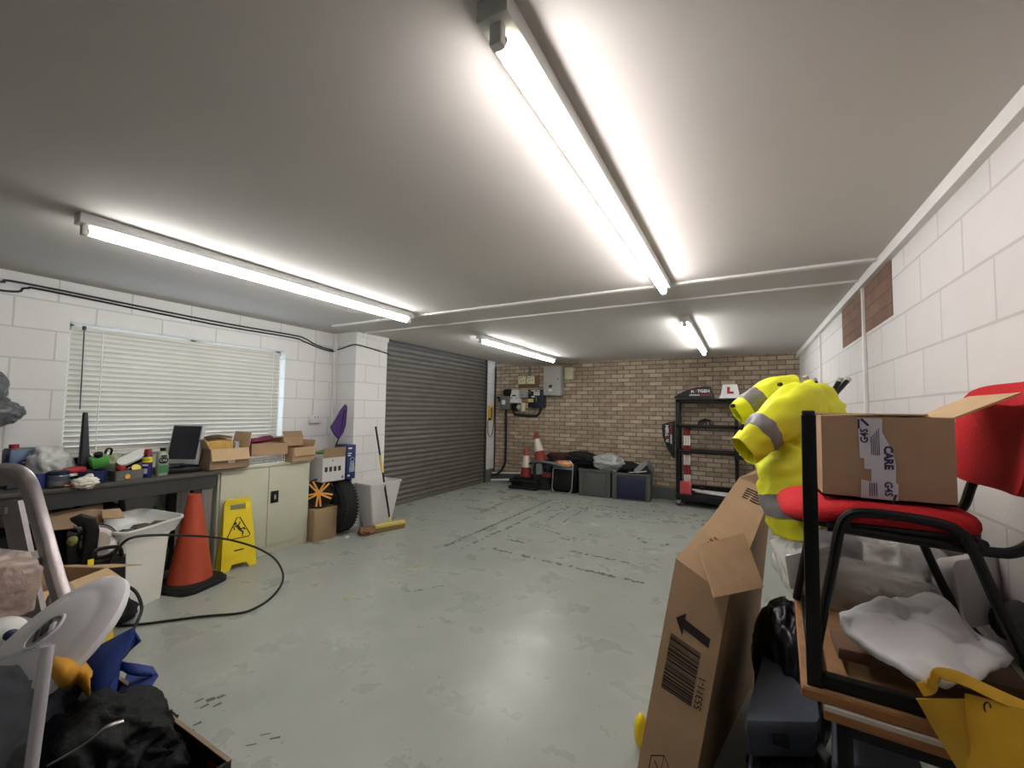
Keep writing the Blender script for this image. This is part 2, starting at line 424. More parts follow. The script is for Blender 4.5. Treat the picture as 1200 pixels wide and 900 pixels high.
# left wall with its window opening, the pier and the return beyond the shutter
WY0, WY1, WZ0, WZ1 = 1.20, 3.00, 1.075, 2.115
w = MB(); a, b_ = XL-0.25, XL
w.b2((a, YF-0.2, 0), (b_, WY0, H+0.02)); w.b2((a, WY1, 0), (b_, 4.19, H+0.02)); w.b2((a, WY0, 0), (b_, WY1, WZ0)); w.b2((a, WY0, WZ1), (b_, WY1, H+0.02))
w.b2((XL-0.4, 7.46, 0), (-4.635, YB, 2.75)); w.b2((XL-0.45, 4.19, 0), (XL-0.25, 8.1, 2.75)); w.b2((XL-0.4, 4.10, H), (XL-0.25, 4.19, 2.75))
struct('wall_left', w, M_block_l, 'white painted blockwork wall with the window')
w = MB(); w.b2((XL, 3.665, 0), (-4.205, 4.19, H)); w.b2((XL, 3.66, 2.37), (-4.19, 4.20, H))
struct('wall_pier', w, wall_mat('white_painted_blockwork_pier', (1, 2), (221, 219, 217), (225, 223, 221), (200, 198, 196), 0.45, 0.225, 0.006, 0.55, smear=0.1), 'white block pier between window and shutter')
# trims
t = MB(); t.b2((XR-0.035, YF, H-0.06), (XR+0.01, YB, H)); struct('trim_1', t, M_white_paint, 'white cornice strip along the right wall')
t = MB(); t.b2((-4.14, 3.245, H-0.016), (XR-0.03, 3.29, H+0.01)); struct('trim_2', t, M_white_paint, 'white ceiling joint strip nearer the camera')
t = MB(); t.b2((-4.20, 3.732, H-0.013), (XR-0.03, 3.758, H+0.01)); struct('trim_3', t, M_white_paint, 'thin white ceiling joint strip farther away')
for n_, (y0, y1) in ((4, (3.13, 3.735)), (5, (3.765, 4.52))):
    t = MB(); t.b2((XR-0.004, y0, 2.05), (XR+0.02, y1, H-0.05)); struct('trim_%d' % n_, t, M_patch, 'bare brown brick patch high on the right wall, %s' % ('nearer' if n_ == 4 else 'farther'))
for n_, y in ((6, 3.75), (7, 5.68)):
    t = MB(); t.b2((XR-0.02, y-0.013, 0.4), (XR, y+0.013, H-0.05), bev=0.003); struct('trim_%d' % n_, t, M_white_paint, 'white surface conduit on the right wall')
t = MB(); t.b2((-4.60, YB-0.006, 0), (XR, YB+0.01, 0.205)); struct('baseboard_back', t, M_skirt, 'grey painted band along the foot of the brick wall')
t = MB(); t.b2((-4.645, 7.455, 0), (-4.628, YB, 0.26)); struct('baseboard_left', t, M_skirt, 'grey painted foot of the white return')
t = MB(); t.tube([(XL+0.02, 3.645, 0.6), (XL+0.02, 3.645, H)], 0.016, 10); t.tube([(XL+0.055, 3.65, 0.6), (XL+0.055, 3.65, H)], 0.008, 8)
struct('trim_8', t, M_white_paint, 'white painted pipe in the corner of the pier')
t = MB(); t.b2((XL, 3.385, 1.38), (XL+0.012, 3.40, H-0.12), bev=0.002); struct('trim_9', t, M_white_paint, 'thin white conduit down to the socket')

# ------------------------------------------------------------------ window and blind
wf = MB(); X0 = XL-0.17
for lo, hi in (((X0, WY0, WZ0), (X0+0.06, WY0+0.05, WZ1)), ((X0, WY1-0.05, WZ0), (X0+0.06, WY1, WZ1)), ((X0, WY0, WZ0), (X0+0.06, WY1, WZ0+0.05)),
               ((X0, WY0, WZ1-0.05), (X0+0.06, WY1, WZ1)), ((X0, 2.08, WZ0), (X0+0.06, 2.13, WZ1))): wf.b2(lo, hi)
wo = struct('window_1', wf, M_white_plastic, 'window behind the blind')
g = MB(); g.b2((X0+0.02, WY0+0.03, WZ0+0.03), (X0+0.03, WY1-0.03, WZ1-0.03)); link('window_pane', g, clear_mat('window_glass', (235, 240, 245), 0.9, 0.05), wo)
s_ = MB(); s_.b2((XL-0.12, WY0, WZ0-0.02), (XL+0.03, WY1, WZ0+0.004), bev=0.004); link('window_sill', s_, M_white_paint, wo)
M_blind = mat('cream_blind_slats', (206, 202, 192), 0.5, var=0.03)
B = Thing('venetian_blind', 'cream venetian blind closed over the window above the workbench', 'blind', (XL-0.035, 2.075, 1.09))
b = MB(); nsl = 24; z0, z1 = 1.115, 2.055
for i in range(nsl):
    z = z0+(z1-z0)*i/(nsl-1)
    prof = [(-0.0245, 0), (-0.012, 0.0045), (0, 0.006), (0.012, 0.0045), (0.0245, 0), (0.012, 0.003), (0, 0.0045), (-0.012, 0.003)]
    M = T(XL-0.035, 0, z) @ RY(-57 + rnd.uniform(-1.5, 1.5))
    b.loft([[M @ Vector((a, y, c_)) for a, c_ in prof] for y in (WY0+0.015, WY1-0.05)])
B.part('slats', b, M_blind, local=False)
b = MB(); b.b2((XL-0.06, WY0+0.012, 2.058), (XL-0.012, WY1-0.045, 2.088), bev=0.003); B.part('headrail', b, M_blind, local=False)
b = MB(); b.b2((XL-0.058, WY0+0.015, 1.082), (XL-0.014, WY1-0.05, 1.097), bev=0.003); B.part('bottom_rail', b, M_blind, local=False)
for y in (1.405, 2.86):  # ladder cords, kept white to imitate daylight showing through the cord holes
    b = MB(); b.tube([(XL-0.010, y, 1.09), (XL-0.010, y, 2.06)], 0.0035, 6); B.part('ladder_cord', b, M_white_plastic, local=False)
b = MB(); b.tube([(XL-0.006, 1.285, 2.08), (XL+0.004, 1.29, 1.43)], 0.004, 6); b.cyl((XL-0.006, 1.285, 2.065), (XL-0.006, 1.285, 2.095), 0.012)
B.part('tilt_wand', b, M_darkgrey, local=False)

# ------------------------------------------------------------------ roller shutter
sh = MB(); pts = []; pitch = 0.0762
for i in range(33):
    zb = 0.06+i*pitch
    for k in range(7):
        a = k/7; pts.append((-0.004-0.026*math.sin(PI*min(1, a/0.86))**0.8 if a < 0.86 else 0.002, zb+pitch*a))
for j in range(len(pts)-1):
    (p, z), (p2, z2) = pts[j], pts[j+1]
    sh.sheet([(-4.665-p, 4.17, z), (-4.665-p, 7.44, z), (-4.665-p2, 7.44, z2), (-4.665-p2, 4.17, z2)])
sh.b2((-4.69, 4.17, 0.0), (-4.64, 7.44, 0.062), bev=0.006)
sh_o = struct('door_1', sh, M_shutter, 'closed dark grey roller shutter door', smooth=50)
for y in (4.195, 7.425):
    b = MB(); b.b2((-4.70, y-0.03, 0), (-4.625, y+0.03, 2.6), bev=0.004); link('guide_channel', b, mat('dark_steel_channel', (62, 60, 58), 0.5, 0.3), sh_o)
b = MB(); b.tube([(-4.62, 4.2, 2.66), (-4.62, 7.45, 2.66)], 0.09, 16); link('roller_barrel', b, M_darkgrey, sh_o)

# ------------------------------------------------------------------ fluorescent battens
M_tube = mat('lit_fluorescent_tube', (255, 255, 255), 0.4, var=0, emit=(255, 248, 247), estr=11.0)
M_tube_end = mat('blackened_tube_end', (196, 198, 176), 0.4, var=0.1, emit=(235, 235, 200), estr=1.6)
M_batten = mat('white_batten_enamel', (222, 222, 220), 0.4, var=0.02)
TL_ = 2.44
M_tube_cool = mat('lit_fluorescent_tube_cool', (255, 255, 255), 0.4, var=0, emit=(251, 252, 249), estr=11.0)
def batten(x, y, label, cool=True):
    t = Thing('fluorescent_batten', label, 'ceiling light', (x, y, H), 0, 'single tube ceiling battens')
    b = MB(); b.box((0, 0, -0.026), (0.084, TL_, 0.052), bev=0.006); t.part('housing', b, M_batten)
    b = MB(); b.tube([(0, -TL_/2+0.09, -0.080), (0, TL_/2-0.07, -0.080)], 0.021, 14); t.part('tube', b, M_tube_cool if cool else M_tube)
    b = MB(); b.tube([(0, -TL_/2+0.045, -0.080), (0, -TL_/2+0.09, -0.080)], 0.021, 14); t.part('darkened_tube_end', b, M_tube_end)
    for s in (-1, 1):
        b = MB(); b.box((0, s*(TL_/2-0.03), -0.066), (0.034, 0.026, 0.075), bev=0.006); b.cyl((0, s*(TL_/2-0.042), -0.080), (0, s*(TL_/2-0.07), -0.080), 0.0195, 14); t.part('lampholder', b, M_batten)
    return t
batten(-0.493, 2.0, 'large lit fluorescent tube at the top centre of the picture, nearest the camera', False)
batten(-2.89, 1.97, 'lit fluorescent tube on the ceiling in front of the window blind')
batten(-2.905, 5.68, 'lit fluorescent tube beyond the ceiling strips, beside the roller shutter')
batten(-0.50, 5.62, 'short-looking lit tube far right, above the black trolley rack')

# ------------------------------------------------------------------ wall services on the left
z = lambda y: 2.335-0.012*(y-0.8)
b = MB()
b.tube(spline([(XL+0.01, -0.4, 2.32), (XL+0.01, 0.75, 2.325), (XL+0.01, 0.95, 2.35), (XL+0.01, 2.2, 2.315), (XL+0.01, 3.05, 2.315), (XL+0.012, 3.22, 2.30), (XL+0.012, 3.38, 2.245), (XL+0.014, 3.58, 2.215), (XL+0.03, 3.652, 2.215), (-4.42, 3.655, 2.235), (-4.30, 3.653, 2.26), (-4.195, 3.652, 2.262), (-4.193, 3.8, 2.255), (-4.193, 4.205, 2.215)], 6), 0.008, 6)
solo('wall_cable', 'upper of the two black cables clipped along the window wall', 'cable', b, M_cable)
b = MB()
b.tube(spline([(XL+0.01, -0.4, 2.26), (XL+0.01, 0.78, 2.265), (XL+0.01, 0.95, 2.315), (XL+0.01, 1.1, 2.325), (XL+0.01, 2.2, 2.285), (XL+0.01, 3.05, 2.285), (XL+0.012, 3.2, 2.265), (XL+0.012, 3.38, 2.222), (XL+0.014, 3.56, 2.195), (XL+0.03, 3.655, 2.195)], 6), 0.008, 6)
solo('wall_cable', 'lower of the two black cables clipped along the window wall', 'cable', b, M_cable)
S = Thing('wall_socket', 'white double socket on the wall right of the window blind', 'socket', (XL, 3.40, 1.33))
b = MB(); b.box((0.02, 0, 0), (0.04, 0.15, 0.088), bev=0.006); S.part('back_box', b, M_white_plastic)
b = MB(); b.box((0.043, 0, 0), (0.006, 0.146, 0.084), bev=0.002); S.part('faceplate', b, M_white_plastic)
for y in (-0.02, 0.02):
    b = MB(); b.box((0.047, y, 0.025), (0.005, 0.012, 0.018)); S.part('switch', b, M_grey_plastic)
# daylight outside the window
wd = bpy.data.worlds.new('daylight'); scn.world = wd; wd.use_nodes = True
wd.node_tree.nodes['Background'].inputs['Color'].default_value = (0.72, 0.86, 1.0, 1); wd.node_tree.nodes['Background'].inputs['Strength'].default_value = 1.0
# =================================================================== THE FAR END
YW = YB
def wallbox(mb, x0, x1, z0, z1, dep, bev=0.004, y=None):
    y = YW if y is None else y
    mb.b2((x0, y-dep, z0), (x1, y+0.002, z1), bev=bev); return mb
def wf_(x, z, y): return frame((x, y, z), (1, 0, 0), (0, 0, 1))   # a frame facing the camera on the far wall

M_enamel = mat('grey_enamel', (168, 166, 162), 0.45, var=0.05)
M_meter = mat('pale_meter_plastic', (214, 214, 210), 0.4, var=0.03)
M_cream = mat('cream_plastic', (216, 210, 172), 0.5, var=0.05)
M_navy_black = mat('blue_black_enamel', (30, 33, 42), 0.4, var=0.1)
M_steelgrey = mat('switchgear_grey', (104, 104, 102), 0.5, var=0.08)
M_ylabel = mat('yellow_label', (222, 208, 120), 0.6, var=0.04)

# pair of sockets on a wooden backing board
t = Thing('socket_board', 'twin white sockets on a brown backing board high on the brick wall', 'socket', (-3.83, YW, 1.95))
t.part('backing_board', wallbox(MB(), -4.06, -3.60, 1.955, 2.19, 0.02), mat('brown_board', (120, 98, 74), 0.8, var=0.1), local=False)
for x0 in (-4.045, -3.855):
    p = t.part('socket', wallbox(MB(), x0, x0+0.165, 2.02, 2.18, 0.065, 0.008), M_cream, local=False)
    b = MB()
    for dx, dz in ((0.03, 0.11), (0.08, 0.12), (0.12, 0.06), (0.06, 0.05)):
        b = MB(); b.b2((x0+dx, YW-0.068, 2.02+dz), (x0+dx+0.018, YW-0.064, 2.02+dz+0.022)); t.part('pin_hole', b, M_black_plastic, parent=p, local=False)
b = MB(); wallbox(b, -3.83, -3.78, 2.2, 2.36, 0.02)
solo('conduit_stub', 'short grey conduit from the ceiling to the socket board', 'conduit', b, M_steelgrey, (-3.8, YW, 2.2))
# main switch
t = Thing('switch_fuse', 'grey metal switch box at the left end of the electric meters', 'switch box', (-4.33, YW, 1.45))
t.part('casing', wallbox(MB(), -4.44, -4.21, 1.50, 1.775, 0.13, 0.01), M_steelgrey, local=False)
t.part('label', wallbox(MB(), -4.385, -4.30, 1.60, 1.69, 0.133, 0.0), M_meter, local=False)
b = MB(); b.b2((-4.46, YW-0.15, 1.66), (-4.44, YW-0.05, 1.76)); b.cyl((-4.45, YW-0.1, 1.70), (-4.49, YW-0.16, 1.76), 0.014)
t.part('switch_lever', b, M_black_plastic, local=False)
b = MB(); wallbox(b, -4.385, -4.20, 1.785, 1.92, 0.09, 0.03)
solo('cable_gland_box', 'black terminal box above the grey switch box', 'terminal box', b, M_black_plastic, (-4.3, YW, 1.78))
# meter
t = Thing('electric_meter', 'pale electricity meter with a dark display on the brick wall', 'electricity meter', (-4.1, YW, 1.63))
b = MB(); b.prism([(-4.185, 1.80), (-4.005, 1.80), (-4.005, 1.895), (-4.185, 1.895)], 0.09, frame((0, YW, 0), (1, 0, 0), (0, 0, 1)))
t.part('terminal_block', b, M_meter, local=False)
b = MB(); b.prism([(-4.20, 1.635), (-3.985, 1.635), (-3.99, 1.68), (-4.02, 1.815), (-4.19, 1.815)], 0.115, frame((0, YW, 0), (1, 0, 0), (0, 0, 1)))
t.part('meter_case', b, M_meter, local=False)
t.part('display', wallbox(MB(), -4.155, -4.065, 1.768, 1.795, 0.118, 0.0), M_black_plastic, local=False)
for x in (-4.17, -4.06): t.part('seal_screw', wallbox(MB(), x, x+0.02, 1.715, 1.745, 0.118, 0), M_darkgrey, local=False)
t = Thing('isolator_box', 'light grey wide box between the meter and the dark fuse board', 'junction box', (-3.9, YW, 1.74))
t.part('casing', wallbox(MB(), -3.995, -3.80, 1.745, 1.885, 0.085, 0.006), M_enamel, local=False)
b = MB(); wallbox(b, -3.96, -3.89, 1.785, 1.80, 0.088, 0); wallbox(b, -3.84, -3.835, 1.76, 1.87, 0.088, 0)
t.part('marking', b, M_darkgrey, local=False)
# consumer unit
t = Thing('fuse_board', 'dark blue-black fuse board with white and yellow labels', 'fuse board', (-3.6, YW, 1.54))
t.part('casing', wallbox(MB(), -3.79, -3.44, 1.54, 1.90, 0.11, 0.006), M_navy_black, local=False)
for x0, x1, z0, z1, m_ in ((-3.72, -3.62, 1.868, 1.888, M_paper), (-3.60, -3.53, 1.87, 1.888, M_paper), (-3.665, -3.535, 1.785, 1.86, M_paper), (-3.715, -3.64, 1.745, 1.772, M_paper), (-3.785, -3.67, 1.65, 1.715, M_ylabel)):
    t.part('label', wallbox(MB(), x0, x1, z0, z1, 0.112, 0), m_, local=False)
b = MB()
for k in range(4): wallbox(b, -3.65, -3.56, 1.848-0.014*k, 1.852-0.014*k, 0.1128, 0)
for k in range(3): wallbox(b, -3.77, -3.69, 1.70-0.016*k, 1.703-0.016*k, 0.1128, 0)
t.part('label_print', b, M_darkgrey, local=False)
b = MB(); wallbox(b, -3.612, -3.60, 1.66, 1.75, 0.115, 0); t.part('earth_strip', b, mat('pale_green_strip', (150, 170, 120), 0.5), local=False)
b = MB(); b.cyl((-3.59, YW-0.11, 1.615), (-3.59, YW-0.135, 1.615), 0.04, 16); t.part('rotary_switch', b, mat('navy_plastic', (34, 40, 80), 0.4), local=False)
b = MB(); wallbox(b, -3.77, -3.74, 1.82, 1.875, 0.12, 0.004); t.part('fuse_carrier', b, M_steelgrey, local=False)
# small pieces under the meters
b = MB(); wallbox(b, -3.965, -3.885, 1.465, 1.635, 0.075, 0.006); solo('isolator_switch', 'tall narrow cream isolator below the electricity meter', 'switch', b, M_cream, (-3.92, YW, 1.46))
b = MB(); b.blob((-4.03, YW-0.05, 1.545), (0.05, 0.045, 0.055), 0.12, 2.0, 3, 3); solo('cut_out_fuse', 'rounded grey cut-out fuse under the meter', 'fuse holder', b, M_enamel, (-4.03, YW, 1.5))
b = MB(); b.b2((-4.18, YW-0.08, 1.46), (-4.07, YW, 1.62), bev=0.012); solo('service_head', 'black service head between the switch box and the rounded fuse', 'fuse holder', b, M_black_plastic, (-4.12, YW, 1.46))
b = MB(); b.b2((-3.87, YW-0.05, 1.54), (-3.79, YW, 1.575), bev=0.006); b.b2((-3.86, YW-0.045, 1.59), (-3.82, YW, 1.615), bev=0.004)
solo('earth_block', 'small pale earth block beside the cream isolator', 'terminal block', b, M_cream, (-3.83, YW, 1.54))
b = MB(); b.tube(spline([(-4.16, YW-0.03, 1.47), (-4.13, YW-0.03, 1.40), (-4.02, YW-0.03, 1.385), (-3.70, YW-0.03, 1.375), (-3.60, YW-0.03, 1.40), (-3.55, YW-0.03, 1.49), (-3.54, YW-0.03, 1.54)], 8), 0.022, 8)
solo('flexible_conduit', 'black flexible conduit looped beneath the fuse board', 'conduit', b, M_cable, (-3.8, YW, 1.38))
b = MB(); b.tube(spline([(-4.08, YW-0.02, 1.46), (-4.05, YW-0.02, 1.42), (-3.9, YW-0.02, 1.415), (-3.72, YW-0.02, 1.42), (-3.66, YW-0.02, 1.54)], 8), 0.012, 6)
solo('loose_cable', 'grey cable drooping below the cream isolator', 'cable', b, M_steelgrey, (-3.8, YW, 1.41))
# big grey cabinet and small cream box
t = Thing('electrical_cabinet', 'tall grey electrical cabinet on the brick wall under the tube', 'electrical cabinet', (-3.25, YW, 1.78))
t.part('casing', wallbox(MB(), -3.43, -3.065, 1.785, 2.355, 0.16, 0.006), M_enamel, local=False)
t.part('door', wallbox(MB(), -3.42, -3.075, 1.80, 2.34, 0.168, 0.004), M_enamel, local=False)
t.part('meter_window', wallbox(MB(), -3.315, -3.245, 1.935, 1.985, 0.171, 0.002), M_black_plastic, local=False)
t.part('label', wallbox(MB(), -3.32, -3.245, 1.865, 1.90, 0.1695, 0), M_paper, local=False)
b = MB(); b.cyl((-3.12, YW-0.166, 2.10), (-3.12, YW-0.185, 2.10), 0.012, 10); t.part('lock', b, M_darkgrey, local=False)
t = Thing('alarm_box', 'small cream box on the brick wall right of the grey cabinet', 'alarm panel', (-2.95, YW, 2.09))
t.part('casing', wallbox(MB(), -3.03, -2.865, 2.095, 2.325, 0.07, 0.006), M_cream, local=False)
t.part('lid_seam', wallbox(MB(), -2.90, -2.897, 2.10, 2.32, 0.072, 0), M_ylabel, local=False)
# heavy black cable
b = MB(); b.tube(spline([(-4.325, YW-0.05, 1.50), (-4.325, YW-0.04, 1.2), (-4.325, YW-0.04, 0.6), (-4.335, YW-0.045, 0.40), (-4.40, YW-0.06, 0.25), (-4.48, YW-0.09, 0.165), (-4.55, YW-0.12, 0.14), (-4.60, YW-0.14, 0.14)], 8), 0.024, 8)
solo('mains_cable', 'thick black mains cable dropping from the switch box to the floor corner', 'cable', b, M_cable, (-4.33, YW, 0.14))
b = MB(); b.tube(spline([(-4.60, YW-0.02, 2.38), (-4.605, YW-0.02, 1.5), (-4.60, YW-0.02, 0.6), (-4.61, YW-0.03, 0.2)], 8), 0.012, 6)
solo('thin_cable', 'thin black cable running down the corner beside the white return', 'cable', b, M_cable, (-4.6, YW, 0.2))
for n_, (a, b_, r) in enumerate((((-4.655, YW-0.06, 0.165), (-2.6, YW-0.06, 0.32), 0.017), ((-4.66, YW-0.10, 0.02), (-2.6, YW-0.10, 0.22), 0.024))):
    b = MB(); b.tube([a, b_], r, 8); solo('skirting_pipe', ('upper thin' if n_ == 0 else 'lower thick') + ' white pipe sloping along the foot of the brick wall', 'pipe', b, M_white_paint, a)
# shutter control on the return
t = Thing('shutter_control', 'yellow shutter control box on the white return by the roller shutter', 'control box', (-4.628, 7.55, 1.22))
b = MB(); b.b2((-4.630, 7.50, 1.27), (-4.58, 7.615, 1.56), bev=0.006); t.part('control_box', b, mat('amber_yellow_enamel', (206, 168, 36), 0.45), local=False)
b = MB(); b.b2((-4.580, 7.525, 1.31), (-4.577, 7.59, 1.53)); t.part('label', b, mat('dark_amber_label', (130, 100, 30), 0.5), local=False)
b = MB(); b.cyl((-4.605, 7.49, 1.29), (-4.555, 7.49, 1.29), 0.022, 12); t.part('key_switch', b, M_black_plastic, local=False)
b = MB(); b.tube(spline([(-4.61, 7.47, 1.27), (-4.61, 7.48, 1.02), (-4.61, 7.55, 0.93), (-4.61, 7.64, 0.98), (-4.615, 7.70, 1.15), (-4.615, 7.73, 1.6), (-4.615, 7.74, 2.4)], 8), 0.007, 6)
solo('pull_cord', 'thin dark cord looping under the yellow shutter control', 'cord', b, M_cable, (-4.61, 7.55, 0.93))

# ------------------------------------------------------------------ traffic cones and clutter at the wall
M_cone_red = mat('faded_red_cone_plastic', (148, 52, 40), 0.55, var=0.12)
M_cone_orange = mat('dull_orange_cone_plastic', (178, 70, 40), 0.5, var=0.10, vs=5)
M_sleeve = mat('off_white_sleeve', (214, 206, 192), 0.55, var=0.06)
def small_cone(label, M, h):
    t = Thing('traffic_cone', label, 'traffic cone', group='striped cones by the brick wall', M=M)
    R = lambda f: 0.030+(0.115-0.030)*(1-f)
    b = MB(); b.lathe([(R(0), 0), (R(0), 0.01), (R(0.33), h*0.33), (R(0.33)-0.006, h*0.33)], 20); t.part('lower_band', b, M_cone_red)
    b = MB(); b.lathe([(R(0.33)+0.003, h*0.33), (R(0.74)+0.003, h*0.74)], 20); t.part('white_sleeve', b, M_sleeve)
    b = MB(); b.lathe([(R(0.74), h*0.735), (R(0.97), h*0.97), (R(1)-0.008, h)], 20); t.part('tip', b, M_cone_red)
    b = MB(); b.box((0, 0, -0.012), (0.36, 0.36, 0.03), bev=0.012); t.part('base', b, M_black_rubber)
small_cone('smaller striped cone standing upright at the left of the heap by the brick wall', T(-3.69, 7.42, 0.215), 0.54)
small_cone('taller striped cone leaning back on top of the heap by the brick wall', T(-3.40, 7.46, 0.52) @ RY(-14) @ RX(-4), 0.58)
for k, (x, y, z, rz, lab) in enumerate(((-3.66, 7.37, 0.0, 4, 'lowest'), (-3.62, 7.42, 0.062, -6, 'middle'), (-3.66, 7.40, 0.124, 3, 'topmost'))):
    b = MB(); b.box((0, 0, 0.029), (0.58, 0.40, 0.056), bev=0.016)
    b.box((0.2, -0.2, 0.02), (0.12, 0.06, 0.035), bev=0.012); b.box((-0.2, -0.2, 0.02), (0.12, 0.06, 0.035), bev=0.012)
    solo('rubber_base', lab + ' black rubber base in the stack under the small striped cone', 'rubber base', b, M_black_rubber, (x, y, z), rz, 'black rubber sign bases', local=True)
b = MB(); b.box((0, 0, 0.22), (0.34, 0.40, 0.44), bev=0.05); b.blob((0, -0.02, 0.43), (0.19, 0.2, 0.07), 0.3, 2.4, 4, 3)
solo('dark_holdall', 'dark holdall under the leaning striped cone', 'holdall', b, mat('charcoal_cloth', (44, 46, 48), 0.8, var=0.25, bump=0.4), (-3.36, 7.52, 0), 5, local=True)
b = MB(); b.blob((0, 0, 0), (0.13, 0.10, 0.06), 0.4, 2.2, 9, 4)
solo('red_cloth', 'crumpled maroon cloth low between the small cone and the folding seat', 'cloth', b, mat('maroon_cloth', (94, 34, 36), 0.8, var=0.3, bump=0.4), (-3.22, 7.27, 0.30), 0, local=True)
b = MB(); b.sweep(spline([(-3.46, 7.30, 0.50), (-3.30, 7.22, 0.545), (-3.05, 7.18, 0.535), (-2.86, 7.2, 0.50)], 6), rrect(0.13, 0.035, 0.016), up=(0, 0, 1))
b.sweep(spline([(-3.32, 7.20, 0.50), (-3.28, 7.13, 0.42), (-3.26, 7.10, 0.33)], 5), rrect(0.12, 0.04, 0.016), up=(0, -1, 0.3))
solo('grey_sleeve', 'grey-green padded strap lying across the dark holdall', 'strap', b, mat('grey_green_webbing', (98, 108, 108), 0.7, var=0.12), (-3.2, 7.2, 0.3))
# folding seat
t = Thing('folding_stool', 'black folding stool with a rounded silver frame on the floor by the brick wall', 'folding stool', (-2.90, 7.33, 0))
b = MB()
pr_ = [(x, z) for x, z in rrect(0.375, 0.56, 0.085, 6)]
b.tube([(-2.89+x, 7.29-0.10*(0.5-(z+0.28)/0.56), 0.295+z) for x, z in pr_], 0.0135, 8, closed=True); t.part('silver_frame', b, M_chrome, local=False)
b = MB(); b.b2((-2.90-0.165, 7.30, 0.06), (-2.89+0.165, 7.325, 0.425), bev=0.008); t.part('black_panel', b, M_black_cloth, local=False)
b = MB(); b.b2((-3.07, 7.27, 0.425), (-2.71, 7.33, 0.475), bev=0.01); t.part('blue_grey_strip', b, mat('blue_grey_strip', (122, 134, 142), 0.6), local=False)
b = MB(); b.b2((-3.14, 7.36, 0.0), (-2.66, 7.56, 0.50), bev=0.03); t.part('seat_bag', b, M_black_cloth, local=False)
b = MB(); b.blob((0, 0, 0), (0.165, 0.10, 0.055), 0.35, 2.3, 12, 4, ridge=0.25)
solo('orange_cloth', 'crumpled orange and cream cloth stuffed into the silver-framed stool', 'cloth', b, mat('orange_cream_cloth', (206, 106, 48), 0.7, var=0.25, vs=12, col2=(240, 190, 140)), (-2.87, 7.30, 0.52), 0, local=True)
M_crate = mat('grey_green_crate_plastic', (84, 87, 82), 0.5, var=0.06)
def crate(label, c, w, d, h, front, rz=0):
    t = Thing('storage_crate', label, 'storage crate', c, rz, 'storage crates on the floor by the brick wall')
    b = MB(); tk = 0.012
    b.box((0, 0, tk/2), (w-0.02, d-0.02, tk))
    b.box((0, d/2-tk, h/2), (w-0.02, tk, h)); b.box((0, -d/2+tk, h/2), (w-0.02, tk, h)); b.box((w/2-tk, 0, h/2), (tk, d-0.02, h)); b.box((-w/2+tk, 0, h/2), (tk, d-0.02, h))
    for s in (-1, 1):
        for q in (-1, 1): b.box((s*(w/2-0.035), q*(d/2-0.012), h/2), (0.07, 0.03, h-0.01), bev=0.008)
    t.part('crate_body', b, M_crate)
    b = MB()
    b.box((0, d/2-0.005, h-0.02), (w+0.02, 0.03, 0.04), bev=0.006); b.box((0, -d/2+0.005, h-0.02), (w+0.02, 0.03, 0.04), bev=0.006)
    b.box((w/2-0.005, 0, h-0.02), (0.03, d, 0.04), bev=0.006); b.box((-w/2+0.005, 0, h-0.02), (0.03, d, 0.04), bev=0.006); t.part('rim', b, M_crate)
    b = MB(); b.box((0, -d/2-0.003, h*0.46), (w-0.16, 0.012, h*0.80), bev=0.004); t.part('front_panel', b, front)
    if front is M_crate:
        b = MB()
        for k in range(9): b.box((-w/2+0.12+k*(w-0.24)/8, -d/2-0.010, h*0.46), (0.010, 0.006, h*0.74))
        t.part('ribs', b, M_crate)
crate('plain grey-green ribbed crate under the silver plastic bag', (-2.315, 7.49, 0), 0.55, 0.40, 0.47, M_crate, 5)
crate('grey crate with a dark blue front panel beside the ribbed one', (-1.695, 7.525, 0), 0.62, 0.40, 0.45, mat('dark_navy_panel', (28, 28, 62), 0.5), 5)
b = MB(); b.blob((0, 0, 0), (0.25, 0.17, 0.15), 0.35, 1.9, 21, 5, ridge=0.4); solo('plastic_bag', 'crumpled silver-grey plastic bag sitting on the ribbed crate', 'plastic bag', b, mat('silver_grey_film', (172, 172, 170), 0.3, var=0.12, bump=0.5, bs=40), (-2.10, 7.50, 0.585), 8, local=True)
b = MB(); b.blob((0, 0, 0), (0.42, 0.14, 0.13), 0.4, 1.8, 23, 5, ridge=0.3); solo('black_coat', 'black coat bundled behind the silver bag and the stool', 'coat', b, M_black_cloth, (-2.62, 7.58, 0.60), 0, local=True)
b = MB(); b.blob((0, 0, 0), (0.26, 0.12, 0.10), 0.4, 2.0, 24, 4, ridge=0.3); solo('maroon_bag', 'dark maroon bag lying between the leaning cone and the black coat', 'bag', b, mat('dark_maroon_cloth', (62, 28, 34), 0.8, var=0.4, bump=0.4), (-3.02, 7.58, 0.605), 0, local=True)
b = MB(); b.blob((0, 0, 0), (0.22, 0.16, 0.10), 0.35, 2.2, 27, 4, ridge=0.3); solo('black_bag', 'black bag in the blue-fronted crate next to the silver bag', 'bag', b, M_black_cloth, (-1.80, 7.60, 0.51), 0, local=True)
b = MB(); b.hexa([(-0.17, -0.1, 0), (0.17, -0.1, 0), (0.17, 0.1, 0), (-0.17, 0.1, 0), (-0.02, -0.08, 0.17), (0.06, -0.08, 0.17), (0.06, 0.1, 0.17), (-0.02, 0.1, 0.17)])
solo('dark_folder', 'dark tent-shaped folder standing in the blue-fronted crate', 'folder', b, mat('dark_slate_card', (44, 44, 50), 0.7, var=0.2), (-1.55, 7.56, 0.42), -4, local=True)
b = MB(); b.sweep(spline([(-1.62, 7.42, 0.47), (-1.50, 7.46, 0.60), (-1.44, 7.52, 0.63), (-1.40, 7.56, 0.54), (-1.385, 7.60, 0.46)], 5), rrect(0.09, 0.012, 0.005), up=(0, -1, 0.2))
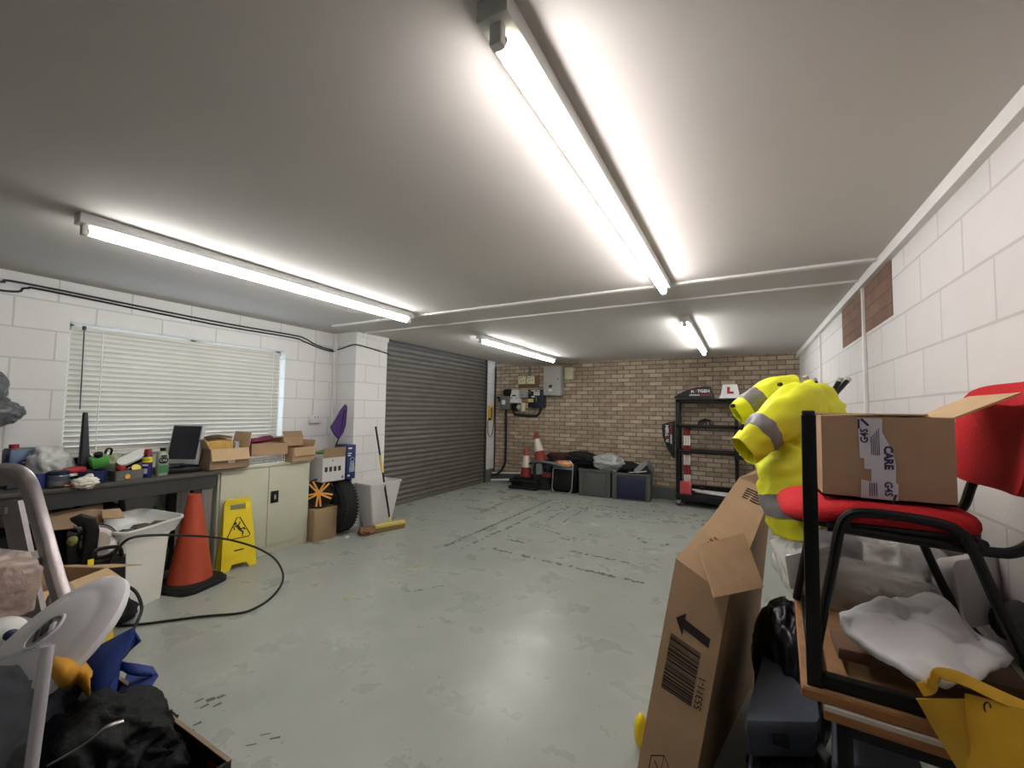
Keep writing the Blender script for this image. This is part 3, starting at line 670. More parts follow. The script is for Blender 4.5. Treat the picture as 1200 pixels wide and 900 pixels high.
solo('grey_strap', 'light grey plastic strap sticking up from the blue-fronted crate', 'strap', b, M_grey_plastic, (-1.5, 7.5, 0.46))
b = MB(); b.sweep(spline([(-1.72, 7.42, 0.455), (-1.58, 7.38, 0.475), (-1.44, 7.40, 0.50)], 5), rrect(0.07, 0.006, 0.002), up=(0, 0, 1))
solo('white_paper', 'white paper sheet on the rim of the blue-fronted crate', 'paper', b, M_paper, (-1.58, 7.38, 0.455))

# ------------------------------------------------------------------ black trolley rack
RX0, RX1, RY0, RY1, RT = -0.965, -0.09, 7.33, 7.72, 1.70
t = Thing('trolley_rack', 'black steel trolley rack on castors against the brick wall', 'trolley', (-0.53, 7.53, 0))
for x in (RX0+0.02, RX1-0.02):
    for y in (RY0+0.02, RY1-0.02):
        b = MB(); b.b2((x-0.024, y-0.02, 0.11), (x+0.024, y+0.02, RT), bev=0.004); t.part('upright', b, M_black_metal, local=False)
for z_, nm in ((RT-0.02, 'top_shelf'), (1.275, 'shelf'), (0.87, 'shelf')):
    b = MB()
    for y in (RY0+0.018, RY1-0.018): b.b2((RX0, y-0.018, z_-0.028), (RX1, y+0.018, z_+0.02), bev=0.003)
    for x in (RX0+0.02, RX1-0.02): b.b2((x-0.018, RY0, z_-0.022), (x+0.018, RY1, z_+0.014), bev=0.003)
    if nm == 'top_shelf': b.b2((RX0, RY0, z_), (RX1, RY1, z_+0.018))
    t.part(nm, b, M_black_metal, local=False)
b = MB(); b.b2((RX0-0.01, RY0-0.01, 0.10), (RX1+0.01, RY1, 0.19), bev=0.006); t.part('base_tray', b, M_black_metal, local=False)
b = MB(); b.b2((RX0, RY1-0.01, 0.19), (RX1, RY1, 0.30)); t.part('back_lip', b, M_black_metal, local=False)
for x in (RX0+0.03, RX1-0.03):
    for y in (RY0+0.03, RY1-0.03):
        b = MB(); b.prism([(-0.05, 0.10), (0.05, 0.10), (0.012, 0.045), (-0.012, 0.045)], 0.034, frame((x, y+0.017, 0), (1, 0, 0), (0, 0, 1)))
        c_ = t.part('castor', b, M_enamel, local=False)
        b = MB(); b.cyl((x, y-0.011, 0.034), (x, y+0.011, 0.034), 0.034, 16); t.part('wheel', b, M_black_rubber, parent=c_, local=False)
# roof signs
M_sign_black = mat('satin_black_sign', (17, 17, 19), 0.35, var=0.1)
M_sign_white = mat('white_lettering', (232, 232, 232), 0.5, var=0.01)
M_sign_red = mat('red_lettering', (172, 30, 38), 0.5, var=0.02)
def roof_sign(label, M, sub):
    """a fin-shaped driving-school roof sign; local x along its length, z up"""
    t = Thing('roof_sign', label, 'roof sign', group='black driving school roof signs', M=M)
    poly = [(-0.30, 0.0), (0.30, 0.0), (0.285, 0.06), (0.245, 0.185), (0.17, 0.195), (0.0, 0.165), (-0.16, 0.105), (-0.29, 0.03)]
    b = MB(); b.prism(poly, 0.09, frame((0, 0.045, 0), (1, 0, 0), (0, 0, 1))); t.part('sign_body', b, M_sign_black)
    b = MB(); b.prism([(0.25, 0.01), (0.27, 0.01), (0.235, 0.17), (0.22, 0.17)], 0.093, frame((0, 0.0465, 0), (1, 0, 0), (0, 0, 1))); t.part('grey_edge', b, M_darkgrey)
    F = frame((0.095, -0.046, 0.112), (1, 0, 0), (0, 0, 1))
    for tx, sz_, q, kw in (('n', 0.085, F @ T(-0.115, 0, 0), dict(bold=0.002, sx=1.15)), ('TGEN', 0.064, F @ T(0.045, 0, 0), dict(bold=0.002, sx=1.05)), (sub[0], 0.034, F @ T(-0.09, -0.062, 0), dict(bold=0.001, shear=0.2, sx=1.1))):
        b = MB(); b.text(tx, sz_, q, **kw); t.part('white_lettering', b, M_sign_white)
    b = MB(); b.text('X', 0.064, F @ T(-0.06, 0, 0), bold=0.002); t.part('red_lettering', b, M_sign_red)
    b = MB(); b.text(sub[1], 0.034, F @ T(0.062, -0.062, 0), bold=0.001, shear=0.2, sx=1.0); t.part('red_lettering', b, M_sign_red)
roof_sign('black roof sign lying along the top left of the trolley rack', T(-0.70, 7.42, RT+0.019), ('DRIVING', 'ACADEMY'))
roof_sign('black roof sign hung upright on the left side of the trolley rack', T(-0.985, 7.36, 1.05) @ RY(-90) @ T(0, 0, 0), ('DRIVING', 'ACADEMY'))
# L sign
t = Thing('learner_sign', 'white learner plate box with a red L on top of the trolley rack', 'learner sign', (-0.19, 7.44, RT+0.019))
b = MB(); b.prism([(-0.135, 0.014), (0.135, 0.014), (0.098, 0.215), (-0.098, 0.215)], 0.10, frame((0, 0.05, 0), (1, 0, 0), (0, 0, 1))); b.box((0, 0, 0.008), (0.31, 0.15, 0.016), bev=0.004)
t.part('box_body', b, M_white_plastic)
b = MB(); b.prism([(-0.04, 0.07), (0.05, 0.07), (0.05, 0.105), (0.0, 0.105), (0.0, 0.175), (-0.04, 0.175)], 0.0015, frame((0, -0.0505, 0), (1, 0, 0), (0, 0, 1))); t.part('red_letter', b, M_sign_red)
# sign hung on the right side, mostly behind the jacket
t = Thing('roof_sign', 'black sign with a white S hung on the right of the rack behind the jacket', 'roof sign', group='black driving school roof signs', M=T(-0.02, 7.30, 0.80))
b = MB(); b.prism([(-0.12, 0), (0.22, 0), (0.22, 0.62), (0.06, 0.62), (-0.12, 0.40)], 0.08, frame((0, 0.04, 0), (1, 0, 0), (0, 0, 1))); t.part('sign_body', b, M_sign_black)
b = MB(); b.text('S', 0.12, frame((-0.03, -0.0415, 0.10), (1, 0, 0), (0, 0, 1)), bold=0.003); t.part('white_lettering', b, M_sign_white)
# coil of cable on the shelf, striped poles, red foot, white sticks
b = MB()
for k, (r_, dx) in enumerate(((0.085, 0), (0.07, 0.02), (0.055, -0.03), (0.075, 0.05))): b.tube([(-0.56+dx+r_*math.cos(a*PI/8), 7.45+0.03*k+0.02*math.sin(a), 1.302+max(0, r_*math.sin(a*PI/8))) for a in range(-1, 10)], 0.010, 6)
solo('cable_coil', 'black coil of cable on the upper shelf of the trolley rack', 'cable', b, M_cable, (-0.56, 7.45, 1.295))
M_stripe_r = mat('red_reflective_band', (138, 26, 34), 0.5, var=0.08); M_stripe_w = mat('white_reflective_band', (220, 212, 206), 0.5, var=0.04)
for k in range(3):
    x = -0.845+0.034*k
    t = Thing('barrier_pole', ('left', 'middle', 'right')[k] + ' of three red and white striped poles standing in the trolley rack', 'pole', (x, 7.40, 0.19), 0, 'red and white striped poles')
    for q in range(7):
        z0 = 0.19+0.155*q
        b = MB(); b.cyl((x, 7.40+0.01*k, z0), (x, 7.40+0.01*k, z0+0.155), 0.0165, 12); t.part('red_band' if q % 2 == 0 else 'white_band', b, M_stripe_r if q % 2 == 0 else M_stripe_w, local=False)
b = MB(); b.b2((-0.915, 7.345, 0.19), (-0.745, 7.362, 0.40), bev=0.004); b.b2((-0.915, 7.345, 0.19), (-0.745, 7.43, 0.205), bev=0.004)
solo('red_board', 'faded red board at the foot of the striped poles', 'panel', b, mat('faded_red_panel', (176, 62, 66), 0.5, var=0.12, vs=12), (-0.83, 7.35, 0.19))
for k, (a, b_) in enumerate((((-0.74, 7.40, 0.275), (-0.12, 7.46, 0.225)), ((-0.70, 7.44, 0.245), (-0.10, 7.40, 0.215)), ((-0.60, 7.50, 0.25), (-0.10, 7.52, 0.24)))):
    b = MB(); b.bar([a, b_], 0.035, 0.022, up=(0, 0, 1)); solo('white_batten', ('front', 'middle', 'rear')[k] + ' of the white sticks lying in the base of the trolley rack', 'stick', b, M_white_plastic, a, 0, 'white sticks in the trolley base')
b = MB(); b.box((0, 0, 0.02), (0.06, 0.04, 0.04), bev=0.006); b.box((0.0, 0, 0.045), (0.03, 0.03, 0.02), bev=0.004)
solo('black_clamp', 'small black clamp on the white sticks in the trolley rack', 'clamp', b, M_black_plastic, (-0.60, 7.42, 0.27), 0, local=True)
b = MB(); b.cyl((-0.13, 7.71, 0.94), (-0.13, 7.765, 0.94), 0.03, 12); b.cyl((-0.13, 7.70, 0.94), (-0.13, 7.71, 0.94), 0.018, 12)
solo('wall_stop', 'small mauve round stop on the brick wall behind the trolley rack', 'knob', b, mat('mauve_plastic', (96, 84, 120), 0.5), (-0.13, 7.72, 0.9))
# =================================================================== LEFT SIDE: CABINET AND BENCH
M_cab = mat('grey_cream_cabinet_paint', (196, 195, 172), 0.45, var=0.03)
t = Thing('steel_cupboard', 'low grey-cream steel cupboard with two doors between the bench and the tyre', 'cupboard', (-4.39, 2.61, 0))
b = MB(); b.b2((-4.585, 2.14, 0.0), (-4.205, 3.08, 0.895), bev=0.004); t.part('carcass', b, M_cab, local=False)
b = MB(); b.b2((-4.585, 2.135, 0.872), (-4.185, 3.085, 0.897), bev=0.003); t.part('top', b, M_cab, local=False)
for y0, y1 in ((2.158, 2.606), (2.612, 3.062)):
    b = MB(); b.b2((-4.21, y0, 0.085), (-4.187, y1, 0.866), bev=0.004); d_ = t.part('door', b, M_cab, local=False)
    if y0 > 2.5:
        b = MB(); b.b2((-4.19, 2.635, 0.50), (-4.178, 2.715, 0.62), bev=0.004); h_ = t.part('lock_plate', b, M_black_plastic, parent=d_, local=False)
        b = MB(); b.b2((-4.182, 2.66, 0.535), (-4.165, 2.685, 0.585), bev=0.004); t.part('handle', b, M_chrome, parent=d_, local=False)
M_bench = mat('dark_grey_brown_bench', (74, 70, 64), 0.5, var=0.12, vs=8)
t = Thing('workbench', 'long dark grey workbench under the window with clutter on top', 'workbench', (-4.34, 1.0, 0))
b = MB(); b.b2((-4.59, -0.3, 0.862), (-4.09, 2.10, 0.895), bev=0.005); t.part('worktop', b, M_bench, local=False)
b = MB(); b.b2((-4.125, -0.28, 0.755), (-4.10, 2.07, 0.862)); t.part('apron', b, mat('dark_grey_bench_frame', (56, 56, 54), 0.5, var=0.1), local=False)
for x, y in ((-4.14, 1.93), (-4.55, 1.93), (-4.14, -0.2), (-4.55, -0.2)):
    b = MB(); b.b2((x-0.03, y-0.03, 0), (x+0.03, y+0.03, 0.862), bev=0.004); t.part('leg', b, mat('black_bench_leg', (30, 30, 31), 0.5), local=False)
b = MB(); b.b2((-4.17, 1.968, 0), (-4.11, 2.05, 0.758), bev=0.003); solo('wooden_post', 'grey upright board between the bench leg and the cupboard', 'board', b, mat('grey_weathered_board', (118, 112, 106), 0.7, var=0.12, stretch=(8, 8, 0.7)), (-4.14, 2.0, 0))
ZB = 0.8955
# blue tin
t = Thing('oil_tin', 'tall blue rectangular tin at the left end of the bench', 'tin', (-4.36, 0.945, ZB), 8)
M_bluetin = mat('dark_teal_tin', (52, 72, 104), 0.35, 0.3, var=0.2, vs=5, col2=(96, 118, 140))
b = MB(); b.box((0, 0, 0.13), (0.11, 0.155, 0.26), bev=0.008); t.part('tin_body', b, M_bluetin)
b = MB(); b.box((0, 0, 0.263), (0.10, 0.145, 0.008), bev=0.003); t.part('top_rim', b, M_steelgrey)
b = MB(); b.cyl((0, -0.04, 0.265), (0, -0.04, 0.295), 0.024, 14); t.part('red_cap', b, M_red_plastic)
b = MB(); b.prism([(0.04*math.cos(k*PI/8), 0.018*math.sin(k*PI/8)) for k in range(16)], 0.001, frame((0.056, 0, 0.172), (0, 1, 0), (0, 0, 1)))
b.prism([(0.05*math.cos(k*PI/8), 0.018*math.sin(k*PI/8)) for k in range(16)], 0.001, frame((0.0555, 0, 0.137), (0, 1, 0), (0, 0, 1))); t.part('label_badge', b, mat('navy_badge', (44, 40, 110), 0.4))
b = MB(); b.box((0.0568, 0, 0.172), (0.001, 0.03, 0.008)); b.box((0.0568, 0, 0.137), (0.001, 0.05, 0.008)); t.part('badge_lettering', b, M_paper)
b = MB(); b.box((0.04, 0.082, 0.13), (0.05, 0.004, 0.24)); t.part('pale_side_label', b, M_paper)
b = MB(); b.box((0, 0, 0.12), (0.12, 0.10, 0.24), bev=0.006); solo('dark_carton', 'dark grey carton at the far left end of the bench beside the blue tin', 'carton', b, M_darkgrey, (-4.40, 0.79, ZB), 4, local=True)
# blue tub with clear bag
M_bag_milky = clear_mat('milky_film', (222, 222, 218), 0.35, 0.3, 0.6, 30)
t = Thing('plastic_tub', 'blue plastic tub at the front of the bench beside the blue tin', 'tub', (-4.26, 1.035, ZB), 10)
b = MB(); b.loft([[Vector((x*k, y*k, z)) for x, y in rrect(0.16, 0.17, 0.03)] for k, z in ((0.9, 0), (1, 0.10), (0.94, 0.10), (0.85, 0.01))], caps=True)
t.part('tub_body', b, mat('royal_blue_plastic', (44, 60, 128), 0.4, var=0.08))
b = MB(); b.blob((0, 0, 0), (0.09, 0.10, 0.11), 0.3, 2.0, 31, 4, ridge=0.3); solo('plastic_bag', 'milky plastic bag bulging out of the blue tub on the bench', 'plastic bag', b, M_bag_milky, (-4.27, 1.05, ZB+0.165), 0, local=True)
b = MB(); b.blob((0, 0, 0), (0.06, 0.075, 0.09), 0.3, 2.2, 37, 4, ridge=0.3); solo('plastic_bag', 'clear plastic bag standing between the blue tub and the window blind', 'plastic bag', b, M_bag_milky, (-4.43, 1.16, ZB+0.11), 0, local=True)
# grey jar with dark lid tilted
t = Thing('jar', 'grey jar with a dark blue and white label in front of the blue tub', 'jar', (-4.17, 1.085, ZB))
b = MB(); b.lathe([(0.05, 0), (0.055, 0.008), (0.055, 0.08), (0.05, 0.088), (0.02, 0.09)], 20); t.part('jar_body', b, mat('grey_jar', (120, 122, 120), 0.3, 0.3, var=0.1))
b = MB(); b.lathe([(0.056, 0.085), (0.058, 0.09), (0.058, 0.105), (0.05, 0.112), (0.01, 0.113)], 20); t.part('lid', b, mat('dark_navy_lid', (28, 34, 62), 0.35))
b = MB(); b.lathe([(0.0562, 0.045), (0.0562, 0.075)], 20); t.part('label', b, mat('slate_label', (70, 78, 96), 0.5))
# two dark-capped aerosols at the back
for k, (y, h, nm) in enumerate(((1.175, 0.185, 'left'), (1.262, 0.17, 'right'))):
    t = Thing('aerosol_can', nm + ' of the two black-capped cans behind the red power tool', 'spray can', (-4.44, y, ZB))
    b = MB(); b.lathe([(0.03, 0), (0.033, 0.005), (0.033, h*0.68), (0.024, h*0.74)], 18); t.part('can', b, M_enamel)
    b = MB(); b.lathe([(0.034, h*0.70), (0.036, h*0.72), (0.034, h*0.98), (0.028, h)], 18); t.part('cap', b, M_black_plastic)
# red/black power tool
t = Thing('power_tool', 'red and black power tool on the bench beneath the black nozzle', 'power tool', (-4.25, 1.17, ZB), 15)
b = MB(); b.box((0, 0, 0.095), (0.09, 0.15, 0.05), bev=0.02); t.part('red_housing', b, mat('tool_red', (158, 26, 36), 0.4, var=0.06))
b = MB(); b.box((0, 0.005, 0.058), (0.085, 0.14, 0.035), bev=0.012); b.box((0, 0.065, 0.05), (0.06, 0.05, 0.09), bev=0.015); t.part('black_grip', b, M_black_plastic)
b = MB(); b.box((0, -0.01, 0.021), (0.10, 0.13, 0.042), bev=0.008); t.part('battery', b, M_darkgrey)
b = MB(); b.box((0.046, -0.01, 0.07), (0.003, 0.06, 0.02), bev=0.001); t.part('label', b, M_paper)
b = MB(); b.box((0.04, 0.0, 0.012), (0.05, 0.10, 0.02), bev=0.004); solo('red_box', 'small red box lying in front of the power tool', 'box', b, mat('brick_red_card', (176, 66, 60), 0.6), (-4.14, 1.17, ZB), 10, local=True)
# black nozzle
t = Thing('crevice_nozzle', 'tall black vacuum nozzle standing upright against the blind', 'nozzle', (-4.36, 1.255, ZB))
b = MB(); b.loft([[Vector((x+dx, y+dy, z)) for x, y in rrect(w_, d_, 0.01, 3)] for z, w_, d_, dx, dy in ((0.13, 0.06, 0.10, 0, 0.03), (0.20, 0.045, 0.055, 0, 0.01), (0.50, 0.03, 0.030, 0, 0.0), (0.515, 0.026, 0.026, 0, 0))]); t.part('nozzle_tube', b, mat('blue_black_plastic', (22, 24, 38), 0.4))
b = MB(); b.loft([[Vector((x, y+dy, z)) for x, y in rrect(w_, d_, 0.015, 3)] for z, w_, d_, dy in ((0.0, 0.08, 0.13, 0.04), (0.13, 0.06, 0.10, 0.03))]); t.part('nozzle_foot', b, M_black_plastic)
# green bottle
t = Thing('green_bottle', 'bright green plastic bottle tilted in the navy bowl', 'bottle', M=T(-4.28, 1.335, ZB+0.105) @ RX(14) @ RY(20))
b = MB(); b.box((0, 0, 0.045), (0.07, 0.105, 0.085), bev=0.014); b.box((0.036, 0, 0.045), (0.004, 0.05, 0.04), bev=0.002); t.part('bottle_body', b, mat('bright_green_plastic', (84, 166, 72), 0.4, var=0.15))
b = MB(); b.cyl((0, 0.0, 0.085), (0, 0.0, 0.115), 0.026, 14); t.part('cap', b, M_black_plastic)
t = Thing('plastic_bowl', 'navy blue bowl with a white label on the bench', 'bowl', (-4.20, 1.275, ZB))
b = MB(); b.lathe([(0.066, 0), (0.074, 0.005), (0.084, 0.09), (0.078, 0.09), (0.068, 0.012), (0.001, 0.012)], 22); t.part('bowl', b, mat('navy_plastic_bowl', (26, 36, 78), 0.35))
b = MB(); b.b2((0.073, -0.045, 0.03), (0.084, -0.02, 0.065)); t.part('label', b, M_paper)
# olive bag
b = MB(); b.blob((0, 0, 0), (0.07, 0.085, 0.085), 0.25, 2.2, 41, 4, ridge=0.3); solo('plastic_bag', 'clear bag of olive-coloured bits between the green bottle and the white brush', 'plastic bag', b, mat('olive_clear_bag', (158, 158, 128), 0.3, var=0.2, vs=14, bump=0.3), (-4.36, 1.445, ZB+0.10), 0, local=True)
b = MB(); b.tube(spline([(-4.36, 1.39, ZB+0.05), (-4.36, 1.385, ZB+0.18), (-4.36, 1.40, ZB+0.23), (-4.36, 1.425, ZB+0.22), (-4.36, 1.415, ZB+0.17)], 6), 0.008, 6); solo('black_hook', 'black hooked handle poking up behind the olive bag', 'hook', b, M_black_plastic, (-4.36, 1.39, ZB))
# grey tray of bits
t = Thing('parts_tray', 'clear grey tray of small parts in front of the white brush', 'tray', (-4.19, 1.465, ZB), 6)
b = MB(); b.loft([[Vector((x*k, y*k, z)) for x, y in rrect(0.12, 0.19, 0.015)] for k, z in ((0.94, 0), (1, 0.075), (0.96, 0.075), (0.90, 0.006))]); t.part('tray_body', b, mat('smoky_grey_plastic', (104, 102, 98), 0.3, var=0.08))
b = MB(); b.cyl((0.062, -0.02, 0.03), (0.066, -0.02, 0.03), 0.018, 14); t.part('orange_sticker', b, mat('orange_sticker', (214, 160, 60), 0.5))
b = MB(); b.blob((0, 0, 0), (0.028, 0.03, 0.03), 0.15, 2, 5, 3); solo('red_ball', 'round red ball in the clear grey tray', 'knob', b, M_red_plastic, (-4.19, 1.43, ZB+0.085), 0, local=True)
t = Thing('round_tin', 'small black tin with a yellow lid in the clear grey tray', 'tin', M=T(-4.19, 1.52, ZB+0.07) @ RY(50))
b = MB(); b.cyl((0, 0, -0.03), (0, 0, 0.02), 0.035, 16); t.part('tin_body', b, M_black_plastic)
b = MB(); b.cyl((0, 0, 0.02), (0, 0, 0.026), 0.030, 16); t.part('yellow_lid', b, mat('pale_yellow_lid', (228, 208, 90), 0.5))
t = Thing('hand_brush', 'white-backed brush lying tilted across the clear grey tray', 'brush', M=T(-4.24, 1.52, ZB+0.155) @ RX(28) @ RY(35))
b = MB(); b.prism(rrect(0.085, 0.20, 0.04), 0.02); t.part('brush_back', b, M_white_plastic)
b = MB(); b.prism(rrect(0.075, 0.18, 0.03), 0.035, d0=-0.035); t.part('bristles', b, M_black_plastic)
b = MB(); b.b2((-0.06, -0.045, 0), (0.05, 0.045, 0.15), bev=0.006); solo('grey_carton', 'small dark grey carton standing behind the spray can', 'carton', b, M_steelgrey, (-4.40, 1.63, ZB), 0, local=True)
# WD-40 can
t = Thing('spray_can', 'blue spray can with a yellow shield label and red cap', 'spray can', (-4.20, 1.60, ZB))
b = MB(); b.lathe([(0.029, 0), (0.033, 0.004), (0.033, 0.165), (0.026, 0.178), (0.016, 0.182)], 22); t.part('can_body', b, mat('deep_blue_can', (30, 30, 96), 0.3, 0.2))
b = MB(); b.lathe([(0.026, 0.178), (0.027, 0.182), (0.022, 0.22), (0.017, 0.222)], 18); t.part('red_cap', b, M_red_plastic)
b = MB(); b.lathe([(0.0335, 0.118), (0.0338, 0.122), (0.0338, 0.158), (0.0335, 0.162)], 22); t.part('yellow_shield', b, mat('label_yellow', (240, 214, 40), 0.4))
F = frame((0.0335*0.76+0.0012, -0.0335*0.65-0.0012, 0), (0.65, 0.76, 0), (0, 0, 1))
b = MB(); b.text('WD-40', 0.02, F @ T(0, 0.14, 0.0)); t.part('lettering', b, mat('label_navy', (22, 22, 70), 0.4))
b = MB(); b.prism([(-0.018, -0.007), (0.018, -0.007), (0.018, 0.007), (-0.018, 0.007)], 0.001, F @ T(0, 0.098, 0)); b.prism([(-0.015, -0.02), (0.015, -0.02), (0.015, 0.02), (-0.015, 0.02)], 0.001, F @ T(0, 0.05, 0)); t.part('white_text_block', b, mat('lilac_white_print', (196, 186, 214), 0.5))
# green bottle with black cap
t = Thing('coolant_bottle', 'pale green bottle with a dark oval label and black cap left of the monitor', 'bottle', (-4.20, 1.70, ZB))
b = MB(); b.loft([[Vector((x*k, y*k, z)) for x, y in rrect(0.055, 0.082, 0.022)] for k, z in ((0.92, 0), (1, 0.008), (1, 0.155), (0.75, 0.185), (0.42, 0.195), (0.42, 0.205))]); t.part('bottle_body', b, mat('pale_green_bottle', (140, 164, 134), 0.35, var=0.08, vs=4, col2=(150, 156, 140)))
b = MB(); b.cyl((0, 0, 0.203), (0, 0, 0.226), 0.019, 14); t.part('cap', b, M_black_plastic)
F = frame((0.0285, -0.003, 0.125), (0, 1, 0), (0, 0, 1))
b = MB(); b.prism([(0.034*math.cos(k*PI/10), 0.026*math.sin(k*PI/10)) for k in range(20)], 0.001, F); b.box((0.0285, 0, 0.16), (0.001, 0.04, 0.014)); t.part('dark_label', b, M_black_plastic)
b = MB(); b.text('CAR', 0.026, F @ T(0, 0, 0.0012)); t.part('lettering', b, M_paper)
b = MB(); b.box((0.0285, 0, 0.055), (0.001, 0.074, 0.06)); t.part('green_label', b, mat('label_green', (70, 120, 78), 0.5))
# cloth and brush at front edge
b = MB(); b.blob((0, 0, 0), (0.045, 0.07, 0.04), 0.5, 2.2, 51, 4, ridge=0.4); b.blob((-0.01, 0.02, 0.03), (0.03, 0.025, 0.03), 0.4, 2.2, 55, 3)
solo('white_rag', 'crumpled white rag on the front edge of the bench', 'rag', b, mat('white_rag_cloth', (222, 218, 204), 0.8, var=0.06), (-4.09, 1.205, ZB+0.02), 0, local=True)
t = Thing('paint_brush', 'thin paint brush with a reddish handle lying at the front edge of the bench', 'paint brush', (-4.11, 1.07, ZB+0.01), 0)
b = MB(); b.tube([(0, 0.03, 0), (0, 0.13, 0)], [0.006, 0.009], 8); t.part('handle', b, mat('reddish_handle', (190, 130, 116), 0.5))
b = MB(); b.box((0, 0.0, 0), (0.022, 0.06, 0.010), bev=0.003); t.part('bristles', b, M_black_plastic)
# monitor
t = Thing('monitor', 'silver flat monitor leaning on the bench beside the cardboard box', 'monitor', M=T(-4.33, 1.90, ZB+0.06) @ RZ(-60) @ RY(-12) )
b = MB(); b.box((0, 0, 0.175), (0.04, 0.27, 0.35), bev=0.008); t.part('casing', b, mat('silver_grey_casing', (176, 178, 180), 0.4, 0.2))
b = MB(); b.box((0.0205, 0, 0.19), (0.003, 0.245, 0.295)); t.part('screen', b, mat('dark_screen', (44, 46, 50), 0.25, var=0.05))
b = MB(); b.box((-0.06, 0, 0.16), (0.08, 0.2, 0.22), bev=0.03); t.part('back_hump', b, M_darkgrey)
b = MB(); b.b2((-0.12, -0.16, 0), (0.10, 0.14, 0.045), bev=0.01); b.b2((-0.10, -0.12, 0.045), (0.02, 0.05, 0.07), bev=0.012)
solo('black_device', 'flat black device under the leaning monitor', 'device', b, M_black_plastic, (-4.30, 1.86, ZB), -10, local=True)
b = MB(); b.tube([(-4.22+0.05*math.cos(a*0.9), 1.80+0.07*math.sin(a*0.9), ZB+0.07+0.006*math.sin(3*a)) for a in range(14)], 0.007, 6); solo('cable_coil', 'coil of black cable on the device under the monitor', 'cable', b, M_cable, (-4.22, 1.8, ZB))
b = MB(); b.b2((-0.05, -0.04, 0), (0.05, 0.04, 0.135), bev=0.006); solo('grey_box', 'small grey box between the monitor and the open cardboard box', 'box', b, mat('mid_grey_box', (128, 128, 132), 0.5), (-4.42, 2.065, ZB), 0, local=True)

# ------------------------------------------------------------------ boxes on the cupboard
ZC = 0.8975
carton('open_carton', 'open cardboard box with a white label at the left end of the cupboard top', (-4.275, 2.195, ZC), 0, (0.29, 0.335, 0.19), (('x+', 0.11, 255), ('y-', 0.10, 118), ('y+', 0.14, 100), ('x-', 0.10, 95)), M_card_dark, M_card_pale)
b = MB(); b.b2((-4.1292, 2.18, ZC+0.055), (-4.1278, 2.24, ZC+0.085)); solo('box_sticker', 'white sticker on the front of the left open box', 'sticker', b, M_paper, (-4.128, 2.2, ZC+0.05))
M_env = mat('ochre_envelope_paper', (196, 150, 72), 0.8, var=0.15, vs=9, col2=(220, 186, 110))
for k in range(4):
    b = MB(); bb = 0.012*(k % 2)
    b.grid(lambda u, v, k=k: (-4.36+0.045*k-0.03*math.sin(v*PI)*0.4-0.02*v, 2.08+0.20*u, ZC+0.02+0.245*v+0.018*math.sin(u*PI)-0.012*k), 6, 6, 0.006)
    solo('envelope', ('rearmost', 'second', 'third', 'front')[k] + ' of the ochre envelopes standing in the left open box', 'envelope', b, M_env, (-4.36+0.045*k, 2.18, ZC+0.01), 0, 'ochre envelopes in the box')
b = MB(); b.grid(lambda u, v: (-4.37+0.10*v, 2.08+0.21*u, ZC+0.285+0.016*math.sin(u*PI)-0.015*v), 6, 3, 0.005); solo('brown_folder', 'dark brown folder bent over the ochre envelopes', 'folder', b, mat('dark_brown_folder', (70, 52, 40), 0.7, var=0.1), (-4.34, 2.2, ZC+0.27))
b = MB(); b.b2((-4.30, 2.30, ZC+0.02), (-4.25, 2.34, ZC+0.24), bev=0.004); solo('grey_packet', 'narrow grey packet at the right side of the left open box', 'packet', b, M_enamel, (-4.27, 2.32, ZC+0.02))
# wire basket
t = Thing('wire_basket', 'white plastic basket with a grid of holes on the cupboard top', 'basket', (-4.33, 2.60, ZC))
b = MB(); w_, d_, h_ = 0.24, 0.36, 0.085
for zz in (0.006, 0.03, 0.055, h_-0.006):
    th_ = 0.012 if zz in (0.006, h_-0.006) else 0.004
    b.box((w_/2, 0, zz), (0.006, d_, th_)); b.box((-w_/2, 0, zz), (0.006, d_, th_)); b.box((0, d_/2, zz), (w_, 0.006, th_)); b.box((0, -d_/2, zz), (w_, 0.006, th_))
for k in range(15):
    y = -d_/2+d_*k/14; b.box((w_/2, y, h_/2), (0.006, 0.005, h_)); b.box((-w_/2, y, h_/2), (0.006, 0.005, h_))
for k in range(9):
    x = -w_/2+w_*k/8; b.box((x, d_/2, h_/2), (0.005, 0.006, h_)); b.box((x, -d_/2, h_/2), (0.005, 0.006, h_))
b.box((0, 0, 0.003), (w_, d_, 0.004)); t.part('lattice', b, M_white_plastic)
carton('small_carton', 'cardboard box resting on the white basket, holding a purple cloth', (-4.31, 2.64, ZC+0.087), -12, (0.22, 0.34, 0.12), (('y-', 0.10, 160), ('x-', 0.10, 30)), M_card, M_card)
b = MB(); b.blob((0, 0, 0), (0.045, 0.12, 0.03), 0.3, 2.3, 61, 4, M=RX(10)); solo('purple_cloth', 'rolled plum-coloured cloth on top of the box on the basket', 'cloth', b, mat('plum_cloth', (112, 28, 62), 0.7, var=0.15), (-4.33, 2.60, ZC+0.24), 0, local=True)
carton('small_carton', 'cardboard box with an open front flap at the right end of the cupboard top', (-4.25, 2.945, ZC), 6, (0.22, 0.27, 0.15), (('x+', 0.09, 258), ('y+', 0.07, 100)), M_card, M_card)
carton('small_carton', 'smaller cardboard box perched behind the flap box at the right end of the cupboard', (-4.37, 2.93, ZC+0.155), -4, (0.18, 0.22, 0.10), (('x+', 0.07, 60),), M_card, M_card_dark)

# ------------------------------------------------------------------ right of the cupboard
b = MB(); b.b2((-4.42, 3.095, 0), (-4.11, 3.39, 0.35), bev=0.004); solo('closed_carton', 'plain closed cardboard box on the floor under the gold wheel', 'cardboard box', b, mat('buff_cardboard', (158, 132, 100), 0.8, var=0.06), (-4.26, 3.24, 0))
